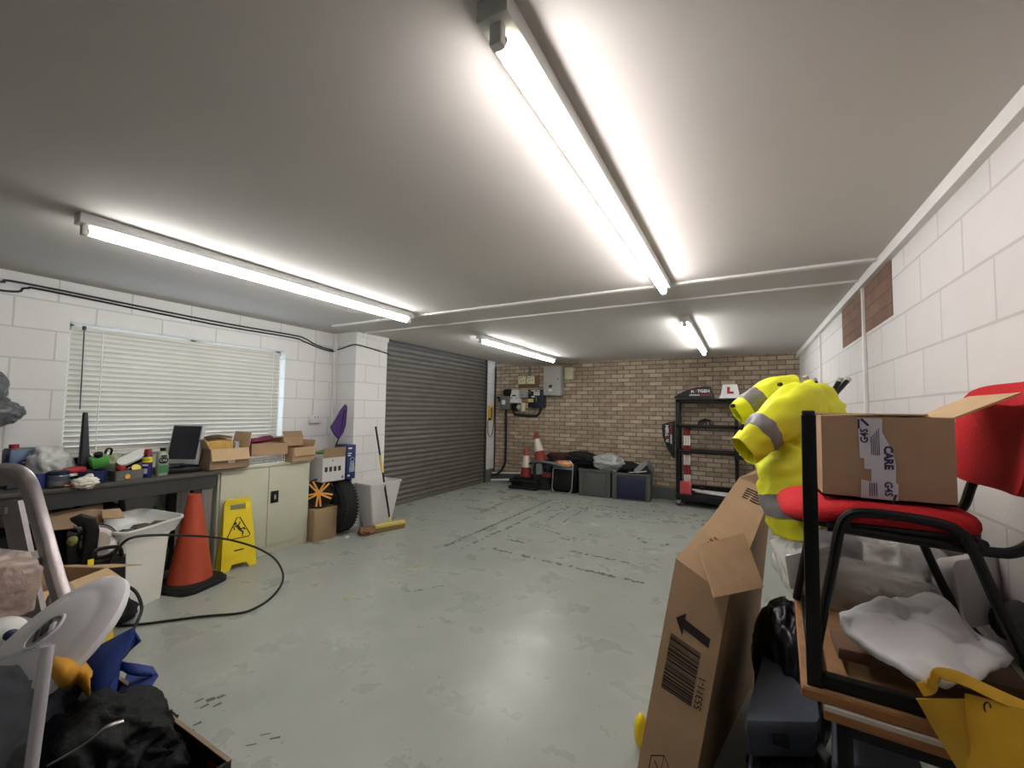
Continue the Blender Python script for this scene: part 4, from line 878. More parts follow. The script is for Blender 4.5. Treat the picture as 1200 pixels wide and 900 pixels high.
# tyre
t = Thing('tyre', 'black car tyre standing upright beside the plain cardboard box', 'tyre', M=T(-4.27, 3.505, 0.318) @ RZ(-6) @ RX(90))
R_ = 0.315; w_ = 0.095
b = MB(); b.lathe([(0.19, -w_*0.8), (0.21, -w_), (0.27, -w_*1.05), (0.30, -w_*0.85), (R_, -w_*0.55), (R_, w_*0.55), (0.30, w_*0.85), (0.27, w_*1.05), (0.21, w_), (0.19, w_*0.8), (0.20, 0.0)], 48, closed=True); t.part('carcass', b, M_black_rubber)
b = MB()
for zz in (-0.03, 0, 0.03): b.tube([(R_*math.cos(a*PI/24), R_*math.sin(a*PI/24), zz) for a in range(48)], 0.004, 4, closed=True)
for a in range(48):
    Mx = RZ(a*7.5) @ T(R_-0.012, 0, 0); b.box((0, 0, 0.07), (0.03, 0.022, 0.035), Mx); b.box((0, 0, -0.07), (0.03, 0.022, 0.035), Mx)
t.part('tread', b, M_black_rubber, kind='stuff')
# gold wheel
M_gold = mat('gold_anodised_alloy', (244, 172, 84), 0.35, 0.4, var=0.12, vs=10)
t = Thing('alloy_wheel', 'gold five-spoke wheel with a black rim leaning on the plain cardboard box', 'wheel', M=T(-4.19, 3.20, 0.512) @ RZ(-38) @ RY(90-10))
b = MB(); b.lathe([(0.152, -0.03), (0.163, -0.02), (0.163, 0.015), (0.156, 0.022), (0.148, 0.016), (0.146, -0.03)], 40, closed=True); t.part('rim', b, M_black_plastic)
b = MB(); b.cyl((0, 0, -0.035), (0, 0, -0.028), 0.15, 32); t.part('dark_back', b, M_black_plastic)
b = MB(); b.lathe([(0.1475, 0.008), (0.152, 0.018), (0.157, 0.008)], 40, closed=True); t.part('gold_lip', b, M_gold)
for k in range(5):
    b = MB()
    for s in (-1, 1):
        b.bar([RZ(72*k+s*6) @ Vector((0.02, s*0.004, 0.012)), RZ(72*k+s*8) @ Vector((0.08, s*0.004, 0.016)), RZ(72*k+s*9) @ Vector((0.148, 0, 0.008))], 0.020, 0.016, up=(0, 0, 1))
    t.part('spoke', b, M_gold)
b = MB(); b.lathe([(0.036, 0), (0.036, 0.012), (0.03, 0.02), (0.0, 0.022)], 20); t.part('hub', b, M_gold)
b = MB(); b.box((0, 0, 0), (0.12, 0.09, 0.22), bev=0.004); solo('yellow_carton', 'small yellow carton wedged between the cupboard and the white picture box', 'carton', b, mat('pale_yellow_card', (206, 192, 92), 0.7, var=0.06), (-4.36, 3.155, 0.46), 0, local=True)
# white picture box on tyre
t = carton('appliance_box', 'white printed box with an open brown flap on top of the tyre', (-4.245, 3.335, 0.637), -4, (0.27, 0.29, 0.27), (('x+', 0.115, 96), ('y+', 0.08, 175)), mat('white_printed_card', (206, 202, 200), 0.6, var=0.03), M_card_dark)
b = MB()
for k in range(4): b.box((0.1355, -0.10+0.057*k, 0.14), (0.001, 0.036, 0.055))
t.part('product_pictures', b, mat('dark_product_print', (46, 44, 48), 0.6, var=0.4, vs=40))
b = MB(); b.box((0.1355, 0.115, 0.035), (0.001, 0.03, 0.03)); b.cyl((0.135, -0.02, 0.235), (0.1362, -0.02, 0.235), 0.01, 12); t.part('small_print', b, M_steelgrey)
t = Thing('appliance_box', 'dark blue printed box with a silver appliance picture against the pier', 'cardboard box', (-4.20, 3.558, 0.637), -4)
b = MB(); b.box((0, 0, 0.20), (0.22, 0.12, 0.40), bev=0.003); t.part('box_body', b, mat('navy_printed_card', (30, 48, 100), 0.45, var=0.12, vs=5))
b = MB(); b.lathe([(0.036, 0), (0.038, 0.03), (0.028, 0.11), (0.026, 0.13)], 16, frame((0.1105, 0.012, 0.08), (0, 1, 0), (-1, 0, 0)) @ Matrix.Diagonal((1, 0.03, 1, 1)) @ RX(0)); 
t.part('appliance_picture', b, mat('silver_print', (142, 150, 160), 0.5, var=0.3, vs=30))
b = MB(); b.tube([(0.111, 0.012+0.026*math.cos(a*PI/8), 0.225+0.026*math.sin(a*PI/8)) for a in range(16)], 0.005, 6, closed=True); t.part('ring_picture', b, mat('silver_print', (142, 150, 160), 0.5))
b = MB(); b.box((0.1108, -0.02, 0.36), (0.001, 0.05, 0.016)); b.box((0.1108, -0.025, 0.30), (0.001, 0.05, 0.012)); b.box((0.1108, -0.03, 0.275), (0.001, 0.04, 0.012)); b.box((0.1108, -0.03, 0.04), (0.001, 0.03, 0.02)); t.part('white_print', b, M_paper)
b = MB(); b.blob((0, 0, 0), (0.06, 0.10, 0.025), 0.3, 2.2, 67, 3); solo('green_cloth', 'green cloth tucked behind the white picture box', 'cloth', b, mat('leaf_green_cloth', (96, 126, 60), 0.8, var=0.1), (-4.44, 3.42, 0.94), 0, local=True)
# purple flag
t = Thing('purple_flag', 'dark purple flag on a black stick in the corner of the white pier', 'flag', (-4.40, 3.55, 0))
b = MB(); b.tube([(-4.50, 3.55, 0.64), P(394, 521, x=-4.28), P(397.5, 512, x=-4.27), P(404, 480, x=-4.275)], 0.008, 8); t.part('stick', b, M_black_plastic, local=False)
pts = [P(405.5, 474, x=-4.275), P(400, 481, x=-4.27), P(394.5, 491, x=-4.26), P(388.5, 500.5, x=-4.25), P(392, 508, x=-4.25), P(397.5, 514.5, x=-4.26), P(402.5, 507, x=-4.27), P(405.5, 498, x=-4.28), P(406.5, 485, x=-4.285), P(407, 477, x=-4.285)]
b = MB(); b.loft([pts, [p+Vector((-0.018, -0.006, 0)) for p in pts]]); t.part('cloth', b, mat('deep_purple_cloth', (70, 34, 104), 0.75, var=0.12, bump=0.3, bs=40), local=False)
# white bin
t = Thing('waste_bin', 'tall white tapered waste bin in front of the pier', 'waste bin', (-4.03, 3.98, 0))
def binring(k): 
    x0, x1, y0, y1, z = k
    return [Vector(((x0+x1)/2+x, (y0+y1)/2+y, z)) for x, y in rrect(x1-x0, y1-y0, 0.025)]
b = MB(); b.loft([binring(k) for k in ((-4.14, -3.955, 3.80, 4.10, 0.0), (-4.18, -3.905, 3.70, 4.22, 0.545), (-4.172, -3.913, 3.708, 4.212, 0.545), (-4.132, -3.963, 3.808, 4.092, 0.012))]); t.part('bin_body', b, mat('off_white_bin_plastic', (214, 212, 208), 0.4, var=0.03), local=False)
b = MB(); b.loft([binring(k) for k in ((-4.188, -3.897, 3.692, 4.228, 0.535), (-4.188, -3.897, 3.692, 4.228, 0.56), (-4.174, -3.911, 3.706, 4.214, 0.56), (-4.174, -3.911, 3.706, 4.214, 0.535))], loop=True); t.part('rim', b, mat('off_white_bin_plastic', (214, 212, 208), 0.4), local=False)
# broom
t = Thing('broom', 'broom with a black handle and yellow head leaning by the roller shutter', 'broom', (-3.77, 3.92, 0))
A_, B_ = Vector((-3.775, 3.905, 0.085)), Vector((-4.15, 3.975, 1.24))
q = lambda k: A_.lerp(B_, k)
b = MB(); b.tube([q(0), q(0.52)], 0.012, 8); b.tube([q(0.68), q(1.0)], 0.012, 8); t.part('handle', b, M_black_plastic, local=False)
b = MB(); b.tube([q(0.51), q(0.69)], 0.017, 10); t.part('yellow_grip', b, mat('ochre_yellow_grip', (212, 184, 84), 0.5), local=False)
F = frame((-3.785, 3.90, 0), (0.30, 0.95, 0), (0, 0, 1))
b = MB(); b.box((0, 0.075, 0), (0.40, 0.045, 0.075), F, bev=0.01); b.cyl(F @ Vector((0, 0.09, 0)), q(0.06), 0.02, 10); t.part('head', b, mat('ochre_yellow_head', (216, 196, 110), 0.5), local=False)
b = MB(); b.box((0, 0.03, 0), (0.39, 0.062, 0.07), F, bev=0.01); t.part('bristles', b, mat('brown_yellow_bristles', (126, 104, 52), 0.8, var=0.4, vs=60, stretch=(6, 6, 1)), local=False)
b = MB(); b.blob((0, 0, 0), (0.09, 0.12, 0.04), 0.5, 3.0, 71, 4, flat=-0.03, ridge=0.5); solo('mop_head', 'brown and red mop head on the floor at the foot of the white bin', 'mop', b, mat('brown_red_mop_yarn', (104, 66, 54), 0.9, var=0.5, vs=30, col2=(170, 130, 90), bump=0.6), (-3.90, 3.66, 0.032), 10, local=True)
b = MB(); b.blob((0, 0, 0), (0.02, 0.03, 0.012), 0.4, 3, 73, 3, flat=-0.008); solo('paper_scrap', 'white scrap of paper on the floor in front of the tyre', 'paper', b, M_paper, (-3.96, 3.42, 0.009), 0, local=True)

# ------------------------------------------------------------------ floor in front of the bench
t = Thing('wet_floor_sign', 'yellow wet floor sign with a slipping figure in front of the cupboard', 'wet floor sign', M=T(-4.035, 2.27, 0) @ RZ(-6))
def sign_panel(lean):
    b = MB(); F = frame((0, 0, 0), (0, 1, 0), (-math.sin(rad(lean)), 0, math.cos(rad(lean))))
    outer = [(-0.15, 0), (-0.085, 0), (-0.06, 0.045), (0.06, 0.045), (0.085, 0), (0.15, 0), (0.112, 0.60), (0.10, 0.615), (-0.10, 0.615), (-0.112, 0.60)]
    def ring(z, k): return None
    # plate with a hand slot: strips around the slot
    zs0, zs1, sw = 0.515, 0.575, 0.065
    wl = lambda z: 0.15-(0.15-0.112)*z/0.60
    def pl(poly): b.prism(poly, 0.022, F, d0=-0.011)
    pl([(-0.15, 0), (-0.085, 0), (-0.06, 0.045), (-wl(0.045), 0.045)]); pl([(0.085, 0), (0.15, 0), (wl(0.045), 0.045), (0.06, 0.045)])
    pl([(-wl(0.045), 0.045), (wl(0.045), 0.045), (wl(zs0), zs0), (-wl(zs0), zs0)])
    pl([(-wl(zs0), zs0), (-sw, zs0), (-sw, zs1), (-wl(zs1), zs1)]); pl([(sw, zs0), (wl(zs0), zs0), (wl(zs1), zs1), (sw, zs1)])
    pl([(-wl(zs1), zs1), (wl(zs1), zs1), (0.10, 0.618), (-0.10, 0.618)])
    return b, F
bF, F = sign_panel(9)
t.part('front_panel', bF, M_yellow)
bB, F2 = sign_panel(-1); bB.xf(T(-0.10, 0, 0) @ RZ(0)); t.part('rear_panel', bB, M_yellow)
M_ink = mat('black_sign_ink', (24, 24, 22), 0.5, var=0.05)
FF = F @ T(0, 0, 0.0118)
def tri(k): return [(-0.098*k, 0.275+0.085*(1-k)), (0.098*k, 0.275+0.085*(1-k)), (0, 0.445-0.085*(1-k)*0.9)]
b = MB()
tp = [Vector((x, y, 0)) for x, y in ((-0.085, 0.268), (0.085, 0.268), (0.097, 0.285), (0.012, 0.452), (-0.012, 0.452), (-0.097, 0.285))]
b.bar([FF @ p for p in tp], 0.008, 0.002, up=FF.to_3x3() @ Vector((0, 0, 1)), closed=True); t.part('warning_triangle', b, M_ink)
b = MB()
def limb(ps, w): b.bar([FF @ Vector((x, y, 0.001)) for x, y in ps], w, 0.002, up=FF.to_3x3() @ Vector((0, 0, 1)))
limb([(-0.012, 0.385), (0.012, 0.34)], 0.022); limb([(0.012, 0.342), (0.042, 0.352), (0.056, 0.335)], 0.013); limb([(0.010, 0.338), (0.036, 0.318), (0.030, 0.295)], 0.013)
limb([(-0.010, 0.385), (-0.040, 0.370), (-0.034, 0.345)], 0.009); limb([(-0.006, 0.38), (0.010, 0.398), (0.014, 0.415)], 0.009)
b.prism([(-0.028+0.013*math.cos(k*PI/6), 0.402+0.013*math.sin(k*PI/6)) for k in range(12)], 0.002, FF); b.prism([(0.02, 0.288), (0.045, 0.288), (0.03, 0.28)], 0.002, FF)
t.part('slipping_figure', b, M_ink)
b = MB(); b.prism([(-0.04, 0.158), (0.04, 0.158), (0.04, 0.170), (-0.04, 0.170)], 0.0015, FF); t.part('printed_line', b, M_ink)
b = MB(); b.prism([(-0.135, 0.115), (0.135, 0.115), (0.135, 0.121), (-0.135, 0.121)], 0.003, FF); t.part('moulded_ridge', b, M_yellow)
# orange cone
t = Thing('traffic_cone', 'large plain dull orange cone on a black base beside the white bin', 'traffic cone', (-4.0, 1.86, 0), 18)
b = MB(); b.lathe([(0.158, 0.05), (0.155, 0.06), (0.045, 0.735), (0.038, 0.742), (0.034, 0.742), (0.034, 0.70)], 32); t.part('cone_body', b, M_cone_orange)
b = MB(); b.loft([[Vector((x*k, y*k, z)) for x, y in rrect(0.42, 0.42, 0.10, 6)] for k, z in ((1, 0), (1.0, 0.028), (0.93, 0.034), (0.90, 0.052), (0.78, 0.056))]); t.part('base', b, M_black_rubber)
# white bin with tray
t = Thing('storage_bin', 'tall white plastic storage bin left of the orange cone', 'storage bin', (-3.985, 1.43, 0), 26)
b = MB(); b.loft([[Vector((x*k, y*k, z)) for x, y in rrect(0.30, 0.38, 0.03)] for k, z in ((0.92, 0), (1.05, 0.50), (1.02, 0.50), (0.90, 0.012))]); t.part('bin_body', b, mat('warm_white_bin', (232, 230, 220), 0.4, var=0.04, vs=4))
b = MB(); b.loft([[Vector((x*k, y*k, z)) for x, y in rrect(0.33, 0.41, 0.035)] for k, z in ((1.0, 0.485), (1.02, 0.505), (0.955, 0.505), (0.955, 0.485))], loop=True); t.part('rim', b, mat('warm_white_bin', (232, 230, 220), 0.4))
Mt = T(-4.0, 1.45, 0.515) @ RZ(26) @ RY(7)
t = Thing('plastic_tray', 'white rounded tray of rags stacked on top of the tall white bin', 'tray', M=Mt)
b = MB(); b.loft([[Vector((x*k, y*k, z)) for x, y in rrect(0.40, 0.54, 0.06)] for k, z in ((0.86, 0), (0.97, 0.085), (1.0, 0.09), (1.0, 0.105), (0.94, 0.105), (0.93, 0.09), (0.83, 0.008))]); t.part('tray_body', b, M_white_plastic)
for k, (x, y, s) in enumerate(((0.10, 0.14, 0.06), (0.06, 0.02, 0.06), (0.09, -0.12, 0.055))):
    b = MB(); b.blob((0, 0, 0), (s, s*1.1, 0.03), 0.4, 2.4, 80+k, 4, flat=-0.03, ridge=0.4)
    solo('rag', ('far', 'middle', 'near')[k] + ' grey-brown rag lying in the white tray', 'rag', b, mat('grey_brown_rag', (92, 88, 76), 0.85, var=0.3, vs=14), M=Mt @ T(x, y, 0.042), group='rags in the white tray', local=True)
b = MB(); b.blob((0, 0, 0), (0.10, 0.10, 0.30), 0.25, 2.0, 91, 4, ridge=0.2); solo('green_bag', 'green bag standing behind the white bin and the orange cone', 'bag', b, mat('mid_green_film', (84, 126, 58), 0.4, var=0.15, bump=0.3), (-4.36, 1.74, 0.30), 0, local=True)
# cardboard and black things below the bench
def slab(pts, th, mb=None):
    """a stiff sheet through surveyed corner points, with real thickness"""
    mb = mb or MB(); pts = [Vector(p) for p in pts]
    n = Vector((0, 0, 0))
    for i in range(len(pts)): n += pts[i].cross(pts[(i+1) % len(pts)])
    n.normalize(); mb.loft([[p+n*th/2 for p in pts], [p-n*th/2 for p in pts]]); return mb
X_ = -4.18
b = slab([P(52, 604, x=X_), P(120, 588, x=X_), P(122, 621, x=-4.05), P(100, 618, x=-4.02), P(60, 622, x=-4.02)], 0.008)
solo('cardboard_sheet', 'large torn cardboard sheet lying under the bench', 'cardboard sheet', b, M_card_dark, (-4.15, 1.1, 0.6))
b = slab([P(119, 598, x=-4.08), P(140, 596, x=-4.12), P(146, 607, x=-4.05), P(120, 608, x=-4.0)], 0.008)
solo('cardboard_strip', 'narrow cardboard strip poking over the white tray', 'cardboard sheet', b, M_card, (-4.05, 1.3, 0.6))
b = MB(); b.b2((-4.55, 0.55, 0), (-4.22, 1.32, 0.60), bev=0.02); b.blob((-4.35, 1.36, 0.62), (0.18, 0.16, 0.10), 0.3, 2, 93, 4); solo('black_sack', 'bulky black sack pushed under the bench behind the cardboard sheet', 'sack', b, M_black_cloth, (-4.38, 0.95, 0))
b = MB(); b.tube(spline([P(62, 602, x=-4.2), P(90, 598, x=-4.2), P(110, 586, x=-4.2), P(138, 583, x=-4.25), P(143, 592, x=-4.25), P(142, 602, x=-4.3)], 6), 0.02, 8); solo('black_hose', 'black hose running along under the bench above the cardboard', 'hose', b, M_black_rubber, (-4.2, 1.1, 0.6))
# black backpack frame
t = Thing('tool_bag', 'tall black tool bag with a stiff upright handle beside the ladder', 'tool bag', (-3.78, 1.03, 0))
b = MB(); b.hexa([P(80, 700, x=-3.72), P(108, 706, x=-3.72), P(112, 700, x=-3.92), P(84, 690, x=-3.92), P(78, 628, x=-3.72), P(100, 632, x=-3.72), P(103, 628, x=-3.92), P(80, 622, x=-3.92)]); t.part('bag_body', b, M_black_cloth, local=False)
b = MB(); b.sweep([P(88, 612, x=-3.72), P(93, 609, x=-3.71), P(104, 612, x=-3.70), P(107, 622, x=-3.70), P(105, 640, x=-3.70), P(103, 672, x=-3.70)], rrect(0.075, 0.05, 0.015, 3), up=(1, 0, 0)); t.part('handle_strap', b, M_black_plastic, local=False)
b = MB(); c_ = P(85, 634, x=-3.66); b.blob(c_, (0.02, 0.025, 0.03), 0.3, 2, 97, 3); t.part('yellow_patch', b, mat('dull_yellow_patch', (120, 120, 56), 0.6, var=0.2), local=False)
# round lamp / drum
c_ = P(117, 634, x=-3.74)
t = Thing('round_lamp', 'round silver-rimmed lamp with a beige face lying on the black case', 'lamp', M=frame(c_, (-0.30, 0.95, 0.05), (-0.35, -0.1, 0.93)))
b = MB(); b.lathe([(0.085, -0.05), (0.105, -0.03), (0.108, 0.0), (0.098, 0.012), (0.088, 0.004)], 28, closed=False); t.part('silver_rim', b, M_alu)
b = MB(); b.lathe([(0.0, 0.006), (0.06, 0.004), (0.086, 0.0), (0.086, -0.03), (0, -0.03)], 28); t.part('beige_face', b, mat('beige_lens', (150, 138, 120), 0.4, var=0.06))
b = MB(); b.lathe([(0.115, -0.06), (0.122, -0.03), (0.116, -0.005), (0.109, -0.01)], 28); t.part('black_bezel', b, M_black_plastic)
t = Thing('black_case', 'black plastic case with a yellow tag on the floor between tool bag and white bin', 'case', (-3.72, 1.22, 0))
b = MB(); b.hexa([P(100, 716, x=-3.60), P(146, 712, x=-3.70), P(150, 690, x=-4.0), P(104, 690, x=-4.0), P(103, 660, x=-3.60), P(147, 652, x=-3.70), P(150, 640, x=-4.0), P(106, 642, x=-4.0)]); t.part('case_body', b, M_black_plastic, local=False)
b = MB(); b.tube(spline([P(108, 655, x=-3.62), P(112, 645, x=-3.62), P(138, 641, x=-3.68), P(143, 652, x=-3.68)], 6), 0.012, 8); t.part('handle', b, M_black_plastic, local=False)
b = MB(); c_ = P(106, 662, x=-3.59); b.box(c_, (0.01, 0.03, 0.07), bev=0.003); t.part('yellow_tag', b, M_yellow, local=False)
b = MB(); c_ = P(139, 716, z=0.06); b.blob(c_, (0.14, 0.10, 0.075), 0.3, 2.2, 99, 4, flat=0.004); solo('black_bundle', 'dark bundle on the floor in front of the white bin', 'bundle', b, M_black_cloth, (c_.x, c_.y, 0))
# open carton in front
c0 = P(122, 742, z=0)
carton('open_carton', 'open cardboard box on the floor behind the ladder with one long flap', (-3.42, 0.86, 0), 28, (0.34, 0.40, 0.49), (('y+', 0.26, 196), ('x-', 0.12, 110), ('x+', 0.10, 210)), M_card, M_card_pale)
t = Thing('yellow_caddy', 'yellow plastic caddy wound with black cord near the blue bag', 'caddy', (-2.96, 0.94, 0), 20)
b = MB(); b.hexa([(-0.07, -0.06, 0), (0.07, -0.06, 0), (0.07, 0.06, 0), (-0.07, 0.06, 0), (-0.05, -0.05, 0.50), (0.05, -0.05, 0.50), (0.05, 0.05, 0.50), (-0.05, 0.05, 0.50)]); t.part('caddy_body', b, M_yellow)
b = MB(); b.tube([(0.084*math.cos(a*0.7)*(1-0.03*a/4), 0.075*math.sin(a*0.7)*(1-0.03*a/4), 0.05+0.016*a) for a in range(26)], 0.006, 6); b.tube([(0.080*math.cos(-a*0.7+1), 0.072*math.sin(-a*0.7+1), 0.08+0.015*a) for a in range(22)], 0.005, 6); t.part('wound_cord', b, M_cable)
# cable loop
zf = 0.010
cp = [P(128, 660, x=-3.65), P(140, 641, x=-3.56), P(155, 630, x=-3.52), P(185, 627, x=-3.54), P(215, 627.5, x=-3.58), P(245, 629, x=-3.62), P(275, 634, x=-3.66), P(303, 643, x=-3.66), P(322, 655, x=-3.645), P(331, 670, z=0.06), P(330, 684, z=0.03), P(318, 700, z=zf), P(300, 712, z=zf), P(280, 718.5, z=zf), P(240, 722, z=zf), P(200, 727, z=zf), P(170, 731, z=zf), P(140, 733, z=zf), P(120, 730, z=zf)]
b = MB(); b.tube(spline(cp, 8), 0.0085, 8); solo('power_cable', 'long black cable looping past the bin, cone and sign and back along the floor', 'cable', b, M_cable, P(280, 718, z=0))
b = MB(); b.tube(spline([P(135, 700, x=-3.45), P(148, 688, x=-3.35), P(160, 695, x=-3.25), P(166, 712, x=-3.2), P(162, 726, x=-3.15), P(154, 740, x=-3.05), P(140, 752, x=-2.98)], 8), 0.009, 8); solo('power_cable', 'short thick black cable arching in front of the white bin', 'cable', b, M_cable, P(160, 726, x=-3.15))
# grey bag hung on the wall
t = Thing('hanging_bag', 'grey polythene bag hanging on the wall at the left edge', 'bag', (XL, 0.72, 1.3))
b = MB(); b.blob((-4.46, 0.72, 1.57), (0.10, 0.16, 0.17), 0.22, 1.7, 103, 5, ridge=0.2); b.blob((-4.45, 0.76, 1.41), (0.12, 0.19, 0.11), 0.22, 1.7, 105, 5, ridge=0.2); t.part('bag_film', b, mat('grey_polythene', (92, 94, 96), 0.28, var=0.15, bump=0.4, bs=20), local=False)
b = MB(); b.tube(spline([(-4.46, 0.70, 1.70), (-4.55, 0.70, 1.78), (-4.595, 0.70, 1.80)], 5), 0.01, 6); t.part('hook', b, M_darkgrey, local=False)

# =================================================================== FOREGROUND LEFT
# ladder
t = Thing('step_ladder', 'scuffed aluminium step ladder with a rounded top at the left edge', 'ladder', (-2.5, 0.6, 0))
def stile(pts, w, th, up): 
    b = MB(); b.bar(spline(pts, 6), th, w, up=up); return b
vd = (CF*-1.0)
up_ = CR
hoop = [P(-62, 800, d=1.75), P(-58, 640, d=1.78), P(-50, 585, d=1.8), P(-38, 566, d=1.8), P(-5, 558, d=1.78), P(18, 557, d=1.76), P(33, 568, d=1.74), P(43, 597, d=1.72), P(62, 665, d=1.68), P(86, 748, d=1.62)]
last = hoop[-1]+(hoop[-1]-hoop[-2])*((hoop[-1].z)/(hoop[-2].z-hoop[-1].z)); hoop.append(last)
f0 = hoop[0]+Vector((0.03, 0.05, -hoop[0].z)); hoop = [f0]+hoop
b = MB(); b.sweep(spline(hoop, 6), rrect(0.040, 0.105, 0.006, 2), up=(CR*0.75-CF*0.50+CU*0.45)); t.part('front_frame', b, M_alu, local=False)
r0, r1 = P(14, 590, d=2.05), P(46, 742, d=1.98); r1 = r0+(r1-r0)*(r0.z/(r0.z-r1.z))
b = MB(); b.bar([r0, r1], 0.025, 0.085, up=CR); t.part('rear_leg', b, M_alu, local=False)
l0, l1 = P(-75, 600, d=2.1), P(-60, 760, d=2.05); l1 = l0+(l1-l0)*(l0.z/(l0.z-l1.z))
b = MB(); b.bar([l0, l1], 0.025, 0.085, up=CR); t.part('rear_leg', b, M_alu, local=False)
for k in (0.16, 0.42, 0.68, 0.9):
    a = hoop[-5].lerp(hoop[-1], k); c_ = hoop[2].lerp(hoop[0], k)
    a.z = c_.z = (a.z+c_.z)/2
    b = MB(); b.bar([a, c_], 0.09, 0.03, up=(0, 0, 1)); t.part('tread', b, M_alu, local=False)
b = MB(); b.bar([r0+Vector((0, 0, -0.03)), l0+Vector((0, 0, -0.03))], 0.05, 0.03, up=(0, 0, 1)); t.part('rear_brace', b, M_alu, local=False)
pp = P(77, 715, d=1.652)
b = MB(); Fb = frame(pp-CF*0.042, (hoop[-2]-hoop[-3]).cross(CF)*-1, (hoop[-3]-hoop[-2])); b.box((0, 0.01, 0), (0.055, 0.07, 0.002), Fb); t.part('safety_label', b, M_paper, local=False)
b = MB()
for k in range(4):
    for j in range(2): b.box((-0.015+0.03*j, -0.02+0.02*k, 0.0015), (0.022, 0.010, 0.001), Fb)
t.part('label_print', b, M_print, local=False)
b = MB(); b.blob(P(70, 722, d=2.1), (0.05, 0.06, 0.16), 0.25, 2, 111, 4); solo('copper_bottle', 'shiny beige bottle between the two legs of the ladder', 'bottle', b, mat('beige_glossy_film', (170, 150, 140), 0.2, var=0.15), P(70, 760, d=2.1))
# clear wrapped parcel at the far left
b = MB(); b.blob(P(-8, 690, d=1.45), (0.105, 0.10, 0.10), 0.14, 1.6, 113, 5, boxy=0.6, ridge=0.08); solo('wrapped_parcel', 'pinkish parcel wrapped in crinkled clear film at the left edge', 'parcel', b, mat('pinkish_wrapped_paper', (186, 164, 152), 0.25, var=0.15, vs=12, bump=0.8, bs=25), P(-4, 730, d=1.45))
# dark open carton with the pile in it
M_dkcard = mat('blackened_cardboard', (48, 40, 34), 0.8, var=0.15)
t = Thing('dark_carton', 'large dark open carton of clothes at the bottom left corner', 'cardboard box', (-1.6, 0.33, 0))
bx0, bx1, by0, by1, bh = -2.12, -1.12, 0.08, 0.635, 0.60
b = MB(); tk = 0.008
b.b2((bx0, by1-tk, 0), (bx1, by1, bh)); b.b2((bx0, by0, 0), (bx1, by0+tk, bh)); b.b2((bx0, by0+tk, 0), (bx0+tk, by1-tk, bh)); b.b2((bx1-tk, by0+tk, 0), (bx1, by1-tk, bh)); b.b2((bx0, by0, 0), (bx1, by1, tk)); t.part('carton_body', b, M_dkcard, local=False)
b = MB(); b.b2((bx1+0.0005, by0+0.1, 0.40), (bx1+0.002, by1-0.01, 0.585)); b.b2((bx1-0.085, by1-tk-0.0015, 0.40), (bx1-0.012, by1-tk-0.0005, 0.575)); t.part('red_print', b, mat('orange_red_print', (196, 70, 40), 0.6, var=0.25, vs=14, col2=(120, 30, 24)), local=False)
b = MB(); b.b2((bx0, by1-tk-0.001, bh-0.001), (bx1, by1+0.001, bh+0.003)); t.part('worn_edge', b, mat('worn_card_edge', (150, 130, 104), 0.8, var=0.2), local=False)
# slate fabric
b = MB(); b.blob(P(-10, 865, d=1.12), (0.22, 0.16, 0.17), 0.2, 1.6, 121, 5, ridge=0.15); solo('slate_jacket', 'slate-blue jacket bundled behind the clear plastic edge at bottom left', 'jacket', b, mat('slate_blue_cloth', (40, 46, 60), 0.8, var=0.15, bump=0.3), P(-15, 900, d=1.08))
# black jacket with reflective stripe
b = MB(); b.blob(P(112, 884, d=1.10), (0.26, 0.15, 0.10), 0.22, 2.2, 123, 5, ridge=0.45); 
t = Thing('black_jacket', 'crumpled black jacket with a silver reflective strip on top of the dark carton', 'jacket', P(112, 900, d=1.12))
t.part('cloth', b, mat('black_nylon', (7, 7, 8), 0.6, var=0.3, bump=0.4, bs=40, spec=0.2), local=False)
b = MB(); b.sweep(spline([P(58, 896, d=0.98), P(80, 884, d=0.975), P(105, 868, d=0.97), P(125, 852, d=0.98), P(145, 845, d=1.0)], 6), rrect(0.012, 0.004, 0.0015, 2), up=CU); t.part('reflective_strip', b, mat('silver_piping', (176, 170, 166), 0.3, 0.6), local=False)
# yellow / amber cloth
b = MB(); b.grid(lambda u, v: P(62+44*u, 768+18*u*u+(34-8*u)*v+4*math.sin(u*7), d=1.17-0.05*math.sin(v*PI)-0.03*math.sin(u*6)), 14, 8, 0.006); b.soft = True; solo('amber_bag', 'folded amber-yellow fabric bag under the white oval lid', 'bag', b, mat('amber_fabric', (226, 164, 44), 0.7, var=0.08), P(85, 800, d=1.17))
# blue bag
M_blue = mat('royal_blue_fabric', (30, 58, 132), 0.7, var=0.10, vs=5)
t = Thing('blue_bag', 'royal blue folded fabric bag sticking out of the dark carton', 'bag', P(140, 830, d=1.3))
def quilt(c0, c1, c2, c3, bulge, th, n=10):
    """curved fabric panel between four surveyed corners"""
    c0, c1, c2, c3 = [Vector(c) for c in (c0, c1, c2, c3)]
    def fn(u, v):
        p = c0.lerp(c1, u).lerp(c3.lerp(c2, u), v)
        return p - CF*bulge*math.sin(PI*u)*math.sin(PI*v)
    b = MB(); b.grid(fn, n, n, th); return b
t.part('upper_panel', quilt(P(104, 765, d=1.36), P(158, 736, d=1.36), P(141, 772, d=1.30), P(112, 838, d=1.20), 0.03, 0.006), M_blue, local=False)
t.part('inner_fold', quilt(P(157, 737, d=1.36), P(166, 751, d=1.36), P(140, 774, d=1.36), P(140, 772, d=1.30), -0.01, 0.005), M_blue, local=False)
t.part('side_panel', quilt(P(141, 771, d=1.30), P(139, 781, d=1.32), P(130, 842, d=1.22), P(112, 838, d=1.20), 0.01, 0.005), M_blue, local=False)
t.part('lower_panel', quilt(P(150, 790, d=1.40), P(186, 792, d=1.33), P(155, 840, d=1.2), P(128, 842, d=1.2), 0.02, 0.006), M_blue, local=False)
